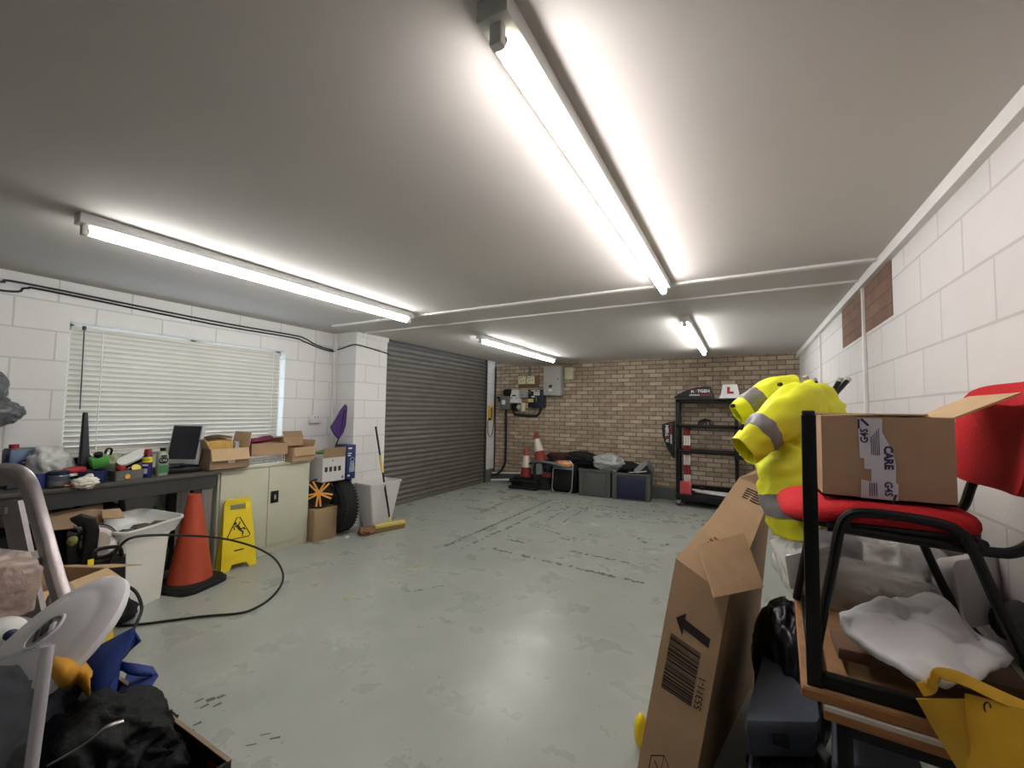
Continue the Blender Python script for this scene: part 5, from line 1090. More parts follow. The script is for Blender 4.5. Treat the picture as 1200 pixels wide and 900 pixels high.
t.part('top_fold', quilt(P(138, 773, d=1.31), P(178, 783, d=1.36), P(186, 793, d=1.33), P(142, 784, d=1.36), 0.02, 0.005), M_blue, local=False)
# white oval lid
nrm = (CF*-0.45+CU*0.88+CR*0.02).normalized(); xd = (CR*0.80+CU*0.60+CF*0.25)
Ml = frame(P(48, 760, d=1.22), xd, nrm.cross(xd))
t = Thing('oval_lid', 'large white oval plastic lid with a recessed dark-slotted panel', 'lid', M=Ml)
el = lambda a, bb, z, cx=0, cy=0, n=36: [Vector((cx+a*math.cos(2*PI*k/n), cy+bb*math.sin(2*PI*k/n), z)) for k in range(n)]
Mw = mat('cool_white_plastic', (238, 236, 238), 0.35, var=0.02)
b = MB(); b.loft([el(0.228, 0.170, -0.03), el(0.24, 0.182, -0.02), el(0.24, 0.182, -0.004), el(0.225, 0.168, 0.008), el(0.19, 0.142, 0.0155), el(0.172, 0.128, 0.0175), el(0.168, 0.124, 0.0205), el(0.10, 0.075, 0.0255), el(0.0005, 0.0005, 0.027)]); t.part('lid_shell', b, Mw)
b = MB(); b.loft([el(0.062, 0.044, 0.022, 0.03, 0.02), el(0.058, 0.040, 0.031, 0.03, 0.02), el(0.052, 0.034, 0.031, 0.03, 0.02), el(0.048, 0.030, 0.023, 0.03, 0.02)], loop=True); t.part('recess_ring', b, Mw)
b = MB(); b.loft([el(0.05, 0.032, 0.022, 0.03, 0.02), el(0.05, 0.032, 0.0285, 0.03, 0.02)]); t.part('recess_floor', b, mat('light_grey_recess', (160, 160, 166), 0.4))
for k in range(3):
    b = MB(); b.box((0.010+0.017*k, 0.024+0.003*k, 0.0295), (0.011, 0.038, 0.004), bev=0.001); t.part('dark_slot', b, M_darkgrey)
b = MB(); b.box((0.058, 0.010, 0.030), (0.018, 0.03, 0.008), bev=0.003); t.part('latch', b, Mw)
# white device
t = Thing('white_device', 'small white rounded device with a blue button behind the oval lid', 'device', P(6, 750, d=1.36))
b = MB(); b.blob(P(2, 745, d=1.36), (0.06, 0.06, 0.055), 0.03, 1, 2, 4); t.part('body', b, M_white_plastic, local=False)
b = MB(); b.blob(P(13, 744, d=1.312), (0.016, 0.018, 0.016), 0.03, 1, 2, 3); t.part('blue_button', b, mat('dark_blue_button', (40, 52, 90), 0.4), local=False)
# clear tub edge
M_clear = clear_mat('clear_polypropylene', (226, 226, 230), 0.82, 0.12, 0.1, 10)
t = Thing('clear_tub', 'clear plastic tub whose rim stands up at the bottom left corner', 'tub', P(20, 900, d=1.0))
a, c_ = P(56, 757, d=0.99), P(36, 905, d=0.93)
b = MB(); b.sweep([a+(c_-a)*k for k in (0, 0.03, 0.5, 1.2)], rrect(0.026, 0.018, 0.008, 3), up=-CF); t.part('corner_rim', b, clear_mat('frosted_rim', (232, 230, 234), 0.40, 0.2), local=False)
b = slab([P(46, 757, d=0.99), P(30, 905, d=0.93), P(-60, 905, d=0.98), P(-60, 790, d=1.02)], 0.003); t.part('side_wall', b, M_clear, local=False)
b = MB(); b.sweep([P(57, 757, d=0.99), P(35, 760, d=0.99), P(-60, 792, d=1.02)], rrect(0.020, 0.012, 0.005, 3), up=CU); t.part('top_rim', b, M_clear, local=False)
# =================================================================== RIGHT SIDE
M_wood = mat('brown_table_edge', (150, 100, 56), 0.5, var=0.12, stretch=(2, 14, 14))
M_chip = mat('brown_chipboard', (150, 112, 74), 0.8, var=0.2, vs=18)
M_lam = mat('pale_laminate', (206, 198, 186), 0.4, var=0.04)
TW, TLN = 0.51, 1.14
# lower table
Mtab = T(0.168, 1.392, 0) @ RZ(-3.5)
t = Thing('wooden_table', 'brown-edged table standing along the right wall, lowest of the stack', 'table', M=Mtab)
b = MB(); b.b2((0, 0, 0.700), (TW, TLN, 0.7225), bev=0.003); t.part('tabletop', b, M_wood)
b = MB(); b.b2((0.001, 0.001, 0.7227), (TW-0.001, TLN-0.001, 0.7333)); t.part('laminate', b, M_lam)
b = MB()
for lo, hi in (((0.03, 0.03, 0.66), (TW-0.03, 0.06, 0.70)), ((0.03, TLN-0.06, 0.66), (TW-0.03, TLN-0.03, 0.70)), ((0.03, 0.06, 0.66), (0.06, TLN-0.06, 0.70)), ((TW-0.06, 0.06, 0.66), (TW-0.03, TLN-0.06, 0.70))): b.b2(lo, hi)
t.part('frame', b, M_black_metal)
for x in (0.045, TW-0.045):
    for y in (0.045, TLN-0.045):
        b = MB(); b.b2((x-0.016, y-0.016, 0), (x+0.016, y+0.016, 0.70), bev=0.002); t.part('leg', b, M_black_metal)
# upper table, upside down
Mup = T(0.122, 1.405, 0.7335) @ RZ(-3.5)
t = Thing('wooden_table', 'matching table lying upside down on the other with its square black legs pointing up', 'table', M=Mup)
b = MB(); b.b2((0, 0, 0), (TW, TLN, 0.026), bev=0.004); t.part('tabletop', b, M_wood)
b = MB(); b.b2((0.004, 0.004, 0.0262), (TW-0.004, TLN-0.004, 0.0285)); t.part('underside', b, M_chip)
b = MB()
for lo, hi in (((0.02, 0.02, 0.0285), (TW-0.02, 0.05, 0.062)), ((0.02, TLN-0.05, 0.0285), (TW-0.02, TLN-0.02, 0.062)), ((0.02, 0.05, 0.0285), (0.05, TLN-0.05, 0.062)), ((TW-0.05, 0.05, 0.0285), (TW-0.02, TLN-0.05, 0.062))): b.b2(lo, hi, bev=0.002)
t.part('frame', b, M_black_metal)
for x, y in ((0.030, 0.030),):
    b = MB(); b.b2((x-0.0165, y-0.0165, 0.0285), (x+0.0165, y+0.0165, 0.745), bev=0.002); l_ = t.part('leg', b, M_black_metal)
    b = MB(); b.b2((x-0.015, y-0.015, 0.745), (x+0.015, y+0.015, 0.757), bev=0.004); t.part('leg_cap', b, mat('blue_black_cap', (40, 40, 66), 0.4), parent=l_)
for x, y in ((0.037, TLN-0.037), (TW-0.037, TLN-0.037)):
    b = MB(); b.b2((x-0.0165, y-0.0165, 0.0285), (x+0.0165, y+0.0165, 0.40), bev=0.002); t.part('leg', b, M_black_metal)
ZT = 0.765
# ------------------------------------------------------------------ red chair
M_redf = mat('red_wool_fabric', (196, 26, 34), 0.9, var=0.12, vs=120, bump=0.3, bs=300)
t = Thing('stacking_chair', 'red upholstered chair with a black tube frame standing on the upturned table', 'chair', (0.33, 1.68, ZT))
sx0, sx1, sy0, sy1, sz = 0.095, 0.54, 1.50, 1.92, 1.232
def seat_fn(u, v, off=0.0):
    x = sx0+(sx1-sx0)*u; y = sy0+(sy1-sy0)*v
    e = lambda k: (1-(1-min(1, k/0.16))**2)
    edge = min(e(u), e(1-u), e(v), e(1-v))
    z = sz-0.020*(1-edge)-0.016*max(0, 0.35-u)/0.35+0.006*math.sin(PI*v)-0.010*max(0, u-0.75)/0.25
    cx_ = 0.0
    return (x+cx_, y, z)
def rounded(fn, a, bb, r):
    """squash a unit-square patch into a rounded-corner plan"""
    def g(u, v):
        U = 2*u-1; V = 2*v-1
        m = max(abs(U), abs(V)); n = (abs(U)**r+abs(V)**r)**(1.0/r) if m > 0 else 1
        k = m/n if n > 0 else 1
        return fn((U*k+1)/2, (V*k+1)/2)
    return g
def seat_z(x, y):
    u = (x-sx0)/(sx1-sx0); v = (y-sy0)/(sy1-sy0)
    return sz-0.020*max(0, 0.35-u)/0.35+0.005*math.sin(PI*max(0, min(1, v)))-0.008*max(0, u-0.75)/0.25
rings = []
for k, dz in ((0.02, 0.004), (0.4, 0.004), (0.75, 0.002), (0.90, -0.003), (0.965, -0.011), (0.995, -0.022), (1.0, -0.034), (0.985, -0.045), (0.94, -0.050), (0.5, -0.050), (0.02, -0.050)):
    r_ = []
    for q in range(56):
        a = 2*PI*q/56; ca, sa = math.cos(a), math.sin(a); se = (abs(ca)**4.5+abs(sa)**4.5)**(-1/4.5)
        x = (sx0+sx1)/2+(sx1-sx0)/2*ca*se*k; y = (sy0+sy1)/2+(sy1-sy0)/2*sa*se*k
        r_.append((x, y, seat_z(x, y)+dz))
    rings.append(r_)
b = MB(); b.loft(rings); o_ = t.part('seat_cushion', b, M_redf, local=False, smooth=60)
b = MB(); b.grid(rounded(lambda u, v: (sx0+0.015+(sx1-sx0-0.01)*u, sy0+0.012+(sy1-sy0-0.024)*v, sz-0.052), 0, 0, 3.6), 10, 10, 0.020); t.part('seat_pan', b, mat('grey_black_seat_pan', (38, 36, 36), 0.5, var=0.1), local=False)
def back_fn(u, v):
    y = sy0-0.035+(sy1-sy0+0.04)*u; zz = 1.275+0.295*v
    x = 0.628+0.055*v-0.045*math.sin(PI*u)*-1.0
    return (x-0.03, y, zz)
b = MB(); b.grid(rounded(back_fn, 0, 0, 5), 18, 14, 0.040); t.part('backrest', b, M_redf, local=False, smooth=60)
for y, nm in ((1.478, 'near'), (1.93, 'far')):
    s = 1
    lf = [(0.160, y+0.012, 0.7965), (0.205, y+0.004, 1.06), (0.222, y, 1.165), (0.238, y, 1.202), (0.268, y, 1.218), (0.34, y, 1.219), (0.42, y, 1.212), (0.455, y, 1.198), (0.478, y, 1.165), (0.525, y+0.004, 1.02), (0.605, y+0.012, 0.7965)]
    b = MB(); b.tube(spline(lf, 5), 0.0125, 10); t.part('leg_loop', b, M_black_metal, local=False)
    bk = [(0.20, y+0.03*(1 if y < 1.7 else -1), 1.165), (0.42, y+0.03*(1 if y < 1.7 else -1), 1.155), (0.52, y+0.03*(1 if y < 1.7 else -1), 1.150), (0.565, y+0.03*(1 if y < 1.7 else -1), 1.158), (0.60, y+0.03*(1 if y < 1.7 else -1), 1.195), (0.620, y+0.03*(1 if y < 1.7 else -1), 1.26), (0.650, y+0.03*(1 if y < 1.7 else -1), 1.36), (0.672, y+0.03*(1 if y < 1.7 else -1), 1.48)]
    b = MB(); b.tube(spline(bk, 5), 0.013, 10); t.part('back_upright', b, M_black_metal, local=False)
for x in (0.24, 0.50):
    b = MB(); b.tube([(x, 1.478, 1.172), (x, 1.93, 1.172)], 0.011, 8); t.part('crossbar', b, M_black_metal, local=False)
b = MB(); b.grid(rounded(lambda u, v: (0.678+0.055*v-0.03+0.045*math.sin(PI*u)-0.012, sy0+0.02+(sy1-sy0-0.02)*u, 1.29+0.262*v), 0, 0, 5), 10, 8, 0.008); t.part('back_shell', b, M_black_plastic, local=False)
# ------------------------------------------------------------------ carton on the chair
M_g4 = mat('plain_brown_carton', (166, 136, 107), 0.8, var=0.05, vs=12, bump=0.05)
Mbx = T(0.340, 1.70, 1.2435)
t = carton('taped_carton', 'cardboard box with printed security tape sitting on the red chair', None, 0, (0.285, 0.29, 0.232), (('x+', 0.14, 152), ('x-', 0.13, 3), ('y+', 0.12, 4)), M_g4, M_card_pale, M=Mbx)
yf = -0.1462
M_tape = mat('white_security_tape', (202, 198, 206), 0.35, var=0.05)
M_tapeprint = mat('violet_black_print', (50, 44, 84), 0.5, var=0.1)
b = MB()
b.prism([(-0.055, 0.115), (-0.030, 0.115), (-0.028, 0.228), (-0.058, 0.228)], 0.0008, frame((0, yf, 0), (1, 0, 0), (0, 0, 1)))
b.prism([(-0.046, 0.085), (-0.030, 0.085), (-0.030, 0.115), (-0.046, 0.115)], 0.0008, frame((0, yf, 0), (1, 0, 0), (0, 0, 1)))
b.prism([(-0.032, 0.02), (0.020, 0.02), (0.022, 0.10), (0.018, 0.13), (0.004, 0.168), (-0.005, 0.19), (-0.004, 0.228), (-0.028, 0.228)], 0.0009, frame((0, yf, 0), (1, 0, 0), (0, 0, 1)))
b.prism([(-0.056, 0.004), (0.024, 0.004), (0.026, 0.05), (-0.030, 0.05), (-0.054, 0.055)], 0.0010, frame((0, yf, 0), (1, 0, 0), (0, 0, 1)))
t.part('security_tape', b, M_tape)
FV = frame((0, yf-0.0012, 0), (0, 0, 1), (-1, 0, 0))   # writing that runs up the box
FD = frame((0, yf-0.0012, 0), (0, 0, -1), (1, 0, 0))   # writing that runs down the box
b = MB(); b.text('G4S', 0.024, FV @ T(0.178, 0.044, 0), bold=0.0006); t.part('tape_lettering', b, M_tapeprint)
b = MB(); b.text('G4S', 0.024, FD @ T(-0.034, 0.004, 0), bold=0.0006); t.part('tape_lettering', b, M_tapeprint)
b = MB(); b.text('CARE', 0.026, FD @ T(-0.120, 0.006, 0), bold=0.0012); t.part('tape_lettering', b, M_tapeprint)
b = MB(); b.prism([(0.205, 0.036), (0.225, 0.054), (0.228, 0.048), (0.21, 0.033)], 0.0005, FV); t.part('tape_slash', b, M_tapeprint)
b = MB(); b.prism([(0.198, 0.058), (0.226, 0.058), (0.226, 0.054), (0.198, 0.054)], 0.0005, FV); t.part('tape_bar', b, M_tapeprint)
b = MB(); b.prism([(-0.020, 0.017), (0.004, 0.010), (0.004, 0.015), (-0.020, 0.023)], 0.0005, FD); t.part('tape_slash', b, M_tapeprint)
for k in range(5):
    b = MB(); b.prism([(0.125, 0.012+0.0042*k), (0.20-0.006*k, 0.012+0.0042*k), (0.20-0.006*k, 0.0135+0.0042*k), (0.125, 0.0135+0.0042*k)], 0.0005, FV); t.part('tape_small_print', b, M_tapeprint)
for k in range(4):
    b = MB(); b.prism([(0.010, 0.008+0.0050*k+0.012), (0.048, 0.008+0.0050*k+0.012), (0.048, 0.0097+0.0050*k+0.012), (0.010, 0.0097+0.0050*k+0.012)], 0.0005, FV); t.part('tape_small_print', b, M_tapeprint)
# ------------------------------------------------------------------ long carton leaning on the table
def LD(px, py, d): return P(px, py, d=d)
TLc, TRc = P(792, 654, d=1.75), P(854, 700, d=1.62)
Dd = P(905, 575, d=2.45); C_ = P(866, 560, d=2.58)
BLc = P(742, 925, z=0); Wv = Vector((TRc.x-TLc.x, TRc.y-TLc.y, 0)); BRc = BLc+Wv*1.05
Lv = Vector((C_.x-TLc.x, C_.y-TLc.y, 0)); BFL = BLc+Lv; BFR = BRc+Lv
mTL = P(833, 607, d=2.08); mTR = P(880, 640, d=1.98)
mBL = BLc.lerp(BFL, 0.42); mBR = BRc.lerp(BFR, 0.42)
M_long = mat('long_carton_cardboard', (170, 140, 107), 0.8, var=0.07, vs=9, bump=0.08, bs=60)
t = Thing('long_carton', 'tall narrow cardboard carton with a black arrow and barcode leaning by the table', 'cardboard box', BLc)
b = MB()
def sub(a, b_, n): return [a.lerp(b_, k/n) for k in range(n)]
def ringc(q): return sub(q[0], q[1], 3)+sub(q[1], q[2], 5)+sub(q[2], q[3], 3)+sub(q[3], q[0], 5)
b.loft([ringc(q) for q in ((TLc, TRc, BRc, BLc), (mTL, mTR, mBR, mBL), (C_, Dd, BFR, BFL))])
t.part('carton_body', b, M_long, local=False, smooth=20)
up1 = (C_-TLc).cross(TRc-TLc).normalized(); up1 = up1 if up1.z > 0 else -up1
Af, Bf, Cf, Df = P(817, 640, d=1.76), P(871, 625, d=1.93), P(894, 689, d=1.74), P(836, 701, d=1.57)
t.part('side_flap', quilt(Af, Bf, Cf, Df, 0.004, 0.006), M_card, local=False, label='large square flap folded open over the carton')
e1 = P(890, 560, d=2.44); t.part('end_flap', slab([C_+Vector((0, 0, 0.0)), Dd, Dd+Vector((-0.03, 0.02, 0.11)), C_+Vector((0.10, 0.02, 0.06))], 0.005), M_card_dark, local=False)
nF = (TRc-TLc).cross(BLc-TLc).normalized()
if nF.dot(CF) > 0: nF = -nF
def bil(u, v, off=0.002): 
    return TLc.lerp(TRc, u).lerp(BLc.lerp(BRc, u), v)+nF*off
def fpoly(mb, pts): mb.loft([[bil(u, v, 0.0022) for u, v in pts], [bil(u, v, 0.0006) for u, v in pts]]); return mb
uv = lambda u, v: (u, v)
b = MB(); fpoly(b, [(0.20, 0.235), (0.36, 0.190), (0.36, 0.218), (0.83, 0.225), (0.83, 0.268), (0.36, 0.258), (0.36, 0.290)]); t.part('printed_arrow', b, M_print, local=False)
rb = random.Random(3); v_ = 0.31; k = 0
while v_ < 0.545:
    w_ = rb.choice((0.0028, 0.0028, 0.0055, 0.009)); b = MB(); fpoly(b, [(0.16, v_), (0.72, v_), (0.72, v_+w_), (0.16, v_+w_)]); t.part('barcode_bar', b, M_print, local=False); v_ += w_+rb.choice((0.0028, 0.004, 0.006))
Ft = frame(bil(0.83, 0.47, 0.003), (BLc-TLc)*-1, nF.cross(-(BLc-TLc)))
b = MB(); b.text('55311-1', 0.036, Ft); t.part('printed_number', b, M_print, local=False)
ib = lambda pts: fpoly(MB(), pts)
for q in ([(0.2, 0.83), (0.42, 0.80), (0.42, 0.805), (0.2, 0.835)], [(0.2, 0.83), (0.215, 0.83), (0.215, 0.97), (0.2, 0.97)], [(0.42, 0.80), (0.435, 0.80), (0.66, 0.87), (0.645, 0.87)], [(0.42, 0.80), (0.43, 0.80), (0.43, 0.95), (0.42, 0.95)], [(0.645, 0.87), (0.66, 0.87), (0.66, 0.99), (0.645, 0.99)], [(0.28, 0.84), (0.50, 0.90), (0.50, 0.905), (0.28, 0.845)]):
    t.part('line_drawing', ib(q), M_print, local=False)
def topq(u, v, off): return TLc.lerp(TRc, u).lerp(mTL.lerp(mTR, u), v)+up1*off
for (u0, u1, v0, v1) in ((0.25, 0.60, 0.50, 0.56), (0.25, 0.75, 0.60, 0.64), (0.3, 0.7, 0.68, 0.71), (0.62, 0.85, 0.45, 0.57)):
    b = MB(); b.loft([[topq(u, v, 0.0035) for u, v in ((u0, v0), (u1, v0), (u1, v1), (u0, v1))], [topq(u, v, 0.0012) for u, v in ((u0, v0), (u1, v0), (u1, v1), (u0, v1))]]); t.part('faint_top_print', b, mat('faint_brown_print', (120, 88, 62), 0.8, var=0.2), local=False)
def top2(u, v, off): return mTL.lerp(mTR, u).lerp(C_.lerp(Dd, u), v)+up1*off
for k in range(5):
    b = MB(); q = ((0.35, 0.62+0.05*k), (0.9, 0.62+0.05*k), (0.9, 0.645+0.05*k), (0.35, 0.645+0.05*k)); b.loft([[top2(u, v, 0.004) for u, v in q], [top2(u, v, 0.001) for u, v in q]]); t.part('top_print', b, M_print, local=False)
cY = P(744, 893, d=1.85)
b = MB(); b.blob((cY.x+0.02, cY.y+0.03, 0.075), (0.03, 0.03, 0.075), 0.15, 2, 131, 3, flat=0.0); solo('yellow_bottle', 'bit of a yellow container on the floor behind the foot of the long carton', 'container', b, M_yellow, (cY.x, cY.y, 0))

# ------------------------------------------------------------------ hi-vis jacket over black boxes, upturned stool behind
M_hv = mat('fluorescent_yellow_fabric', (226, 228, 40), 0.6, var=0.07, vs=7, bump=0.9, bs=9)
M_refl = mat('grey_reflective_band', (128, 126, 126), 0.45, 0.25, var=0.06)
M_hvin = mat('dull_yellow_lining', (178, 176, 40), 0.75, var=0.12, bump=0.3, bs=18)
def soft_loft(stations, seed, n=24, wr=0.05, rng=None):
    """rings around a centre line: (px,py,d, half-width m, half-depth m); wrinkles by noise"""
    cs = spline([P(a, b_, d=d) for a, b_, d, w, e in stations], 6)
    ws = spline([(w, e, 0) for a, b_, d, w, e in stations], 6); rings = []
    for i, c in enumerate(cs):
        tg = (cs[min(i+1, len(cs)-1)]-cs[max(i-1, 0)]).normalized()
        A = tg.cross(CF).normalized(); Bq = tg.cross(A).normalized()
        ring = []
        for k in range(n):
            a = 2*PI*k/n
            q = Vector((math.cos(a)*2.0+seed, math.sin(a)*2.0, i*0.30))
            f = 1+wr*noise.noise(q)*1.8+wr*1.5*(0.28-math.sqrt(noise.noise(q*1.6+Vector((3, 1, 0)))**2+0.002))+wr*0.5*noise.noise(q*3.1)
            se = (abs(math.cos(a))**3+abs(math.sin(a))**3)**(-1/3.0); f *= 0.55+0.45*se
            ring.append(c+A*math.cos(a)*ws[i].x*f+Bq*math.sin(a)*ws[i].y*f)
        rings.append(ring)
    return rings
def band(rings, i0, i1, grow):
    out = []
    for r in rings[i0:i1+1]:
        c = sum(r, Vector())/len(r); out.append([c+(p-c)*grow for p in r])
    inner = [[c_+(p-c_)*(1.0) for p in r] for r in rings[i0:i1+1] for c_ in [sum(r, Vector())/len(r)]]
    return out+inner[::-1]
t = Thing('hi_vis_jacket', 'fluorescent yellow jacket with grey reflective bands draped behind the black post', 'jacket', P(930, 625, d=1.95))
ru = soft_loft([(939, 455, 1.93, 0.075, 0.05), (942, 463, 1.92, 0.120, 0.08), (944, 483, 1.90, 0.142, 0.11), (945, 508, 1.88, 0.130, 0.11), (943, 530, 1.87, 0.120, 0.10), (941, 552, 1.87, 0.110, 0.09)], 3.0, 40, 0.10)
b = MB(); b.loft(ru); t.part('upper_body', b, M_hv, local=False, smooth=180)
rb_ = soft_loft([(941, 531, 1.80, 0.060, 0.06), (937, 536, 1.79, 0.128, 0.11), (931, 552, 1.77, 0.132, 0.12), (926, 575, 1.75, 0.110, 0.12), (925, 598, 1.73, 0.088, 0.11), (931, 625, 1.72, 0.062, 0.10)], 5.0, 40, 0.11)
b = MB(); b.loft(rb_); t.part('lower_body', b, M_hv, local=False, smooth=180, label='lower half of the jacket folded under')
b = MB(); b.loft(band(rb_, 21, 25, 1.02), loop=True); t.part('reflective_band', b, M_refl, local=False, smooth=60)
def cuffed(rings):
    """turn the last ring in on itself so the sleeve ends in an open cuff"""
    r = rings[-1]; c = sum(r, Vector())/len(r); ax = (rings[-1][0]-rings[-2][0]).normalized()
    return rings+[[c+(p-c)*0.94 for p in r], [c+(p-c)*0.90-ax*0.05 for p in r]]
rs = soft_loft([(952, 472, 1.84, 0.095, 0.06), (932, 481, 1.79, 0.104, 0.07), (903, 500, 1.74, 0.078, 0.055), (887, 515, 1.72, 0.068, 0.048), (872, 529, 1.70, 0.066, 0.036)], 9.0, 30, 0.11)
b = MB(); b.loft(cuffed(rs)); t.part('near_sleeve', b, M_hv, local=False, smooth=70)
b = MB(); b.loft(band(rs, 13, 17, 1.03), loop=True); t.part('reflective_band', b, M_refl, local=False, smooth=60)
rs2 = soft_loft([(932, 460, 1.98, 0.08, 0.06), (908, 461, 2.0, 0.074, 0.055), (884, 473, 2.0, 0.062, 0.045), (863, 486, 2.0, 0.054, 0.030)], 14.0, 30, 0.10)
b = MB(); b.loft(cuffed(rs2)); t.part('far_sleeve', b, M_hv, local=False, smooth=70)
b = MB(); b.loft(band(rs2, 10, 14, 1.03), loop=True); t.part('reflective_band', b, M_refl, local=False, smooth=60)
for px, py, d in ((914.5, 450.5, 1.90), (859, 475.5, 1.955), (912, 527, 1.78)):
    b = MB(); c_ = P(px, py, d=d); b.cyl(c_+CF*0.01, c_-CF*0.004, 0.009, 12); t.part('press_stud', b, M_black_plastic, local=False)
b = MB(); b.sweep(spline([P(948, 450, d=1.88), P(960, 458, d=1.86), P(972, 470, d=1.88)], 5), rrect(0.03, 0.02, 0.008), up=CU); t.part('dark_collar', b, M_black_cloth, local=False, label='dark collar lining')
# black crates under the jacket
c0 = P(965, 560, d=1.93); cq = Mup.inverted() @ c0; 
Mcr = Mup @ T(cq.x-0.29, cq.y-0.93, 0)
for k, (z0, lab) in enumerate(((0.063, 'lower of the two black crates on the upturned table beneath the yellow jacket'), (0.263, 'upper of the two black crates on the upturned table beneath the yellow jacket'))):
    b = MB(); b.b2((0.17, 0.82, z0), (0.41, 1.04, z0+0.19), bev=0.012); b.b2((0.16, 0.81, z0+0.165), (0.42, 1.05, z0+0.195), bev=0.006)
    solo('black_crate', lab, 'crate', b, M_black_plastic, M=Mcr, group='black crates under the jacket', local=True)
t = Thing('upturned_stool', 'upturned stool behind the jacket with black legs ending in pale tips', 'stool', P(965, 560, d=1.93))
c0 = P(965, 560, d=1.93)
zs = Mup.to_translation().z+0.459
b = MB(); b.cyl((c0.x, c0.y, zs), (c0.x, c0.y, zs+0.03), 0.14, 24); t.part('seat', b, M_black_cloth, local=False)
Xc = P(968, 474, d=1.94)
for px, py, d in ((944, 442, 1.92), (954, 445, 2.02), (985, 444, 1.90), (994, 445, 1.99)):
    tip = P(px, py, d=d); k_ = 1.15*(Xc.z-zs-0.03)/(tip.z-Xc.z); base = Vector((Xc.x-(tip.x-Xc.x)*k_*0.6, Xc.y-(tip.y-Xc.y)*k_*0.6, zs+0.028))
    b = MB(); b.tube([base, Xc+(tip-Xc)*0.05, tip], 0.0105, 8); l_ = t.part('leg', b, M_black_metal, local=False)
    b = MB(); b.tube([tip-(tip-base).normalized()*0.012, tip+(tip-base).normalized()*0.006], 0.012, 8); t.part('foot_tip', b, M_enamel, parent=l_, local=False)

# ------------------------------------------------------------------ wrapped foam and bags on the table
M_film = clear_mat('clear_polythene', (240, 240, 238), 0.62, 0.08, 1.0, 16)
M_foam = mat('white_foam', (232, 230, 228), 0.8, var=0.03)
def hexpx(front, back):
    """a block from four surveyed front corners (tl,tr,br,bl) and four rear ones, each (px,py,d)"""
    f_ = [P(a, b_, d=d) for a, b_, d in front]; g_ = [P(a, b_, d=d) for a, b_, d in back]
    return MB().hexa([f_[3], f_[2], g_[2], g_[3], f_[0], f_[1], g_[1], g_[0]])
b = hexpx(((920, 652, 1.60), (972, 640, 1.56), (982, 690, 1.56), (926, 690, 1.60)), ((925, 645, 1.85), (968, 636, 1.83), (976, 678, 1.83), (930, 680, 1.85)))
solo('foam_block', 'white foam block inside the big clear bag, left of the chair leg', 'foam block', b, M_foam, P(945, 690, d=1.7))
b = hexpx(((1050, 622, 1.62), (1078, 640, 1.62), (1082, 683, 1.60), (1058, 672, 1.60)), ((1056, 620, 1.72), (1084, 637, 1.72), (1088, 676, 1.72), (1064, 668, 1.72)))
solo('foam_block', 'upright pale foam strip at the right end of the big clear bag', 'foam block', b, M_foam, P(1065, 680, d=1.66))
b = hexpx(((985, 610, 1.75), (1002, 606, 1.75), (1050, 650, 1.72), (1038, 660, 1.72)), ((988, 606, 1.85), (1005, 602, 1.85), (1053, 645, 1.82), (1041, 655, 1.82)))
solo('foam_strip', 'pale foam strip lying diagonally inside the big clear bag', 'foam strip', b, M_foam, P(1015, 640, d=1.8))
b = MB(); b.blob(P(1003, 662, d=1.66), (0.275, 0.20, 0.165), 0.10, 1.5, 141, 5, boxy=0.35, ridge=0.12); solo('clear_bag', 'big clear polythene bag of foam on the upturned table under the chair', 'plastic bag', b, M_film, P(1000, 720, d=1.7))
b = MB(); b.blob(P(1005, 682, d=1.68), (0.20, 0.13, 0.075), 0.15, 1.8, 145, 5, boxy=0.3, ridge=0.15); solo('foam_wrap', 'crumpled white foam wrap at the bottom of the big clear bag', 'foam wrap', b, M_foam, P(1005, 700, d=1.68))
def pad(px0, poly, th):
    return slab([P(a, b_, d=d) for a, b_, d in poly], th)
F0, F1, F2_, F3_ = P(970, 732, z=0.90), P(1085, 700, z=0.93), P(1196, 782, z=0.89), P(1088, 812, z=0.86)
def foam_fn(u, v):
    p = F0.lerp(F1, u).lerp(F3_.lerp(F2_, u), v)
    q = Vector((u*3, v*3, 4.2))
    return p+Vector((0, 0, 0.028*math.sin(PI*v)*math.sin(PI*min(1, u*1.1))+0.030*noise.noise(q)+0.012*noise.noise(q*2.6)))
b = MB(); b.grid(rounded(foam_fn, 0, 0, 5), 26, 20, 0.022); b.soft = True
solo('foam_sheet', 'wide white foam sheet in film lying at the front of the upturned table', 'foam sheet', b, mat('white_foam_film', (226, 224, 224), 0.35, var=0.03, bump=0.35, bs=12), P(1080, 760, z=0.87))
b = MB(); b.b2((0.22, 1.53, 0.7965), (0.60, 1.66, 0.83), bev=0.006); solo('brown_tray', 'brown cardboard tray under the white foam sheet', 'tray', b, mat('dark_brown_card', (104, 76, 56), 0.8, var=0.15), (0.42, 1.58, 0.7965))  # card in one dark brown base tone
pts = []
c_ = P(1165, 690, d=1.40); xa = (CR*0.97+CF*0.25).normalized(); ya = (CU*0.97+CF*0.22).normalized(); Fp = frame(c_, xa, ya)
b = MB(); b.prism(rrect(0.33, 0.20, 0.035, 6), 0.05, Fp, d0=-0.05); solo('foam_pad', 'rounded white foam pad in film leaning at the right edge', 'foam pad', b, mat('wrapped_white_pad', (206, 202, 204), 0.4, var=0.03, bump=0.25, bs=9), c_-Vector((0, 0, 0.1)))
b = MB(); b.blob(P(1135, 645, d=1.72), (0.20, 0.10, 0.09), 0.15, 1.6, 147, 5, ridge=0.12); solo('grey_film', 'greyish film bag piled against the wall beneath the chair back', 'plastic bag', b, mat('greyish_film', (158, 150, 146), 0.3, var=0.08, bump=0.5, bs=14), P(1135, 680, d=1.7))
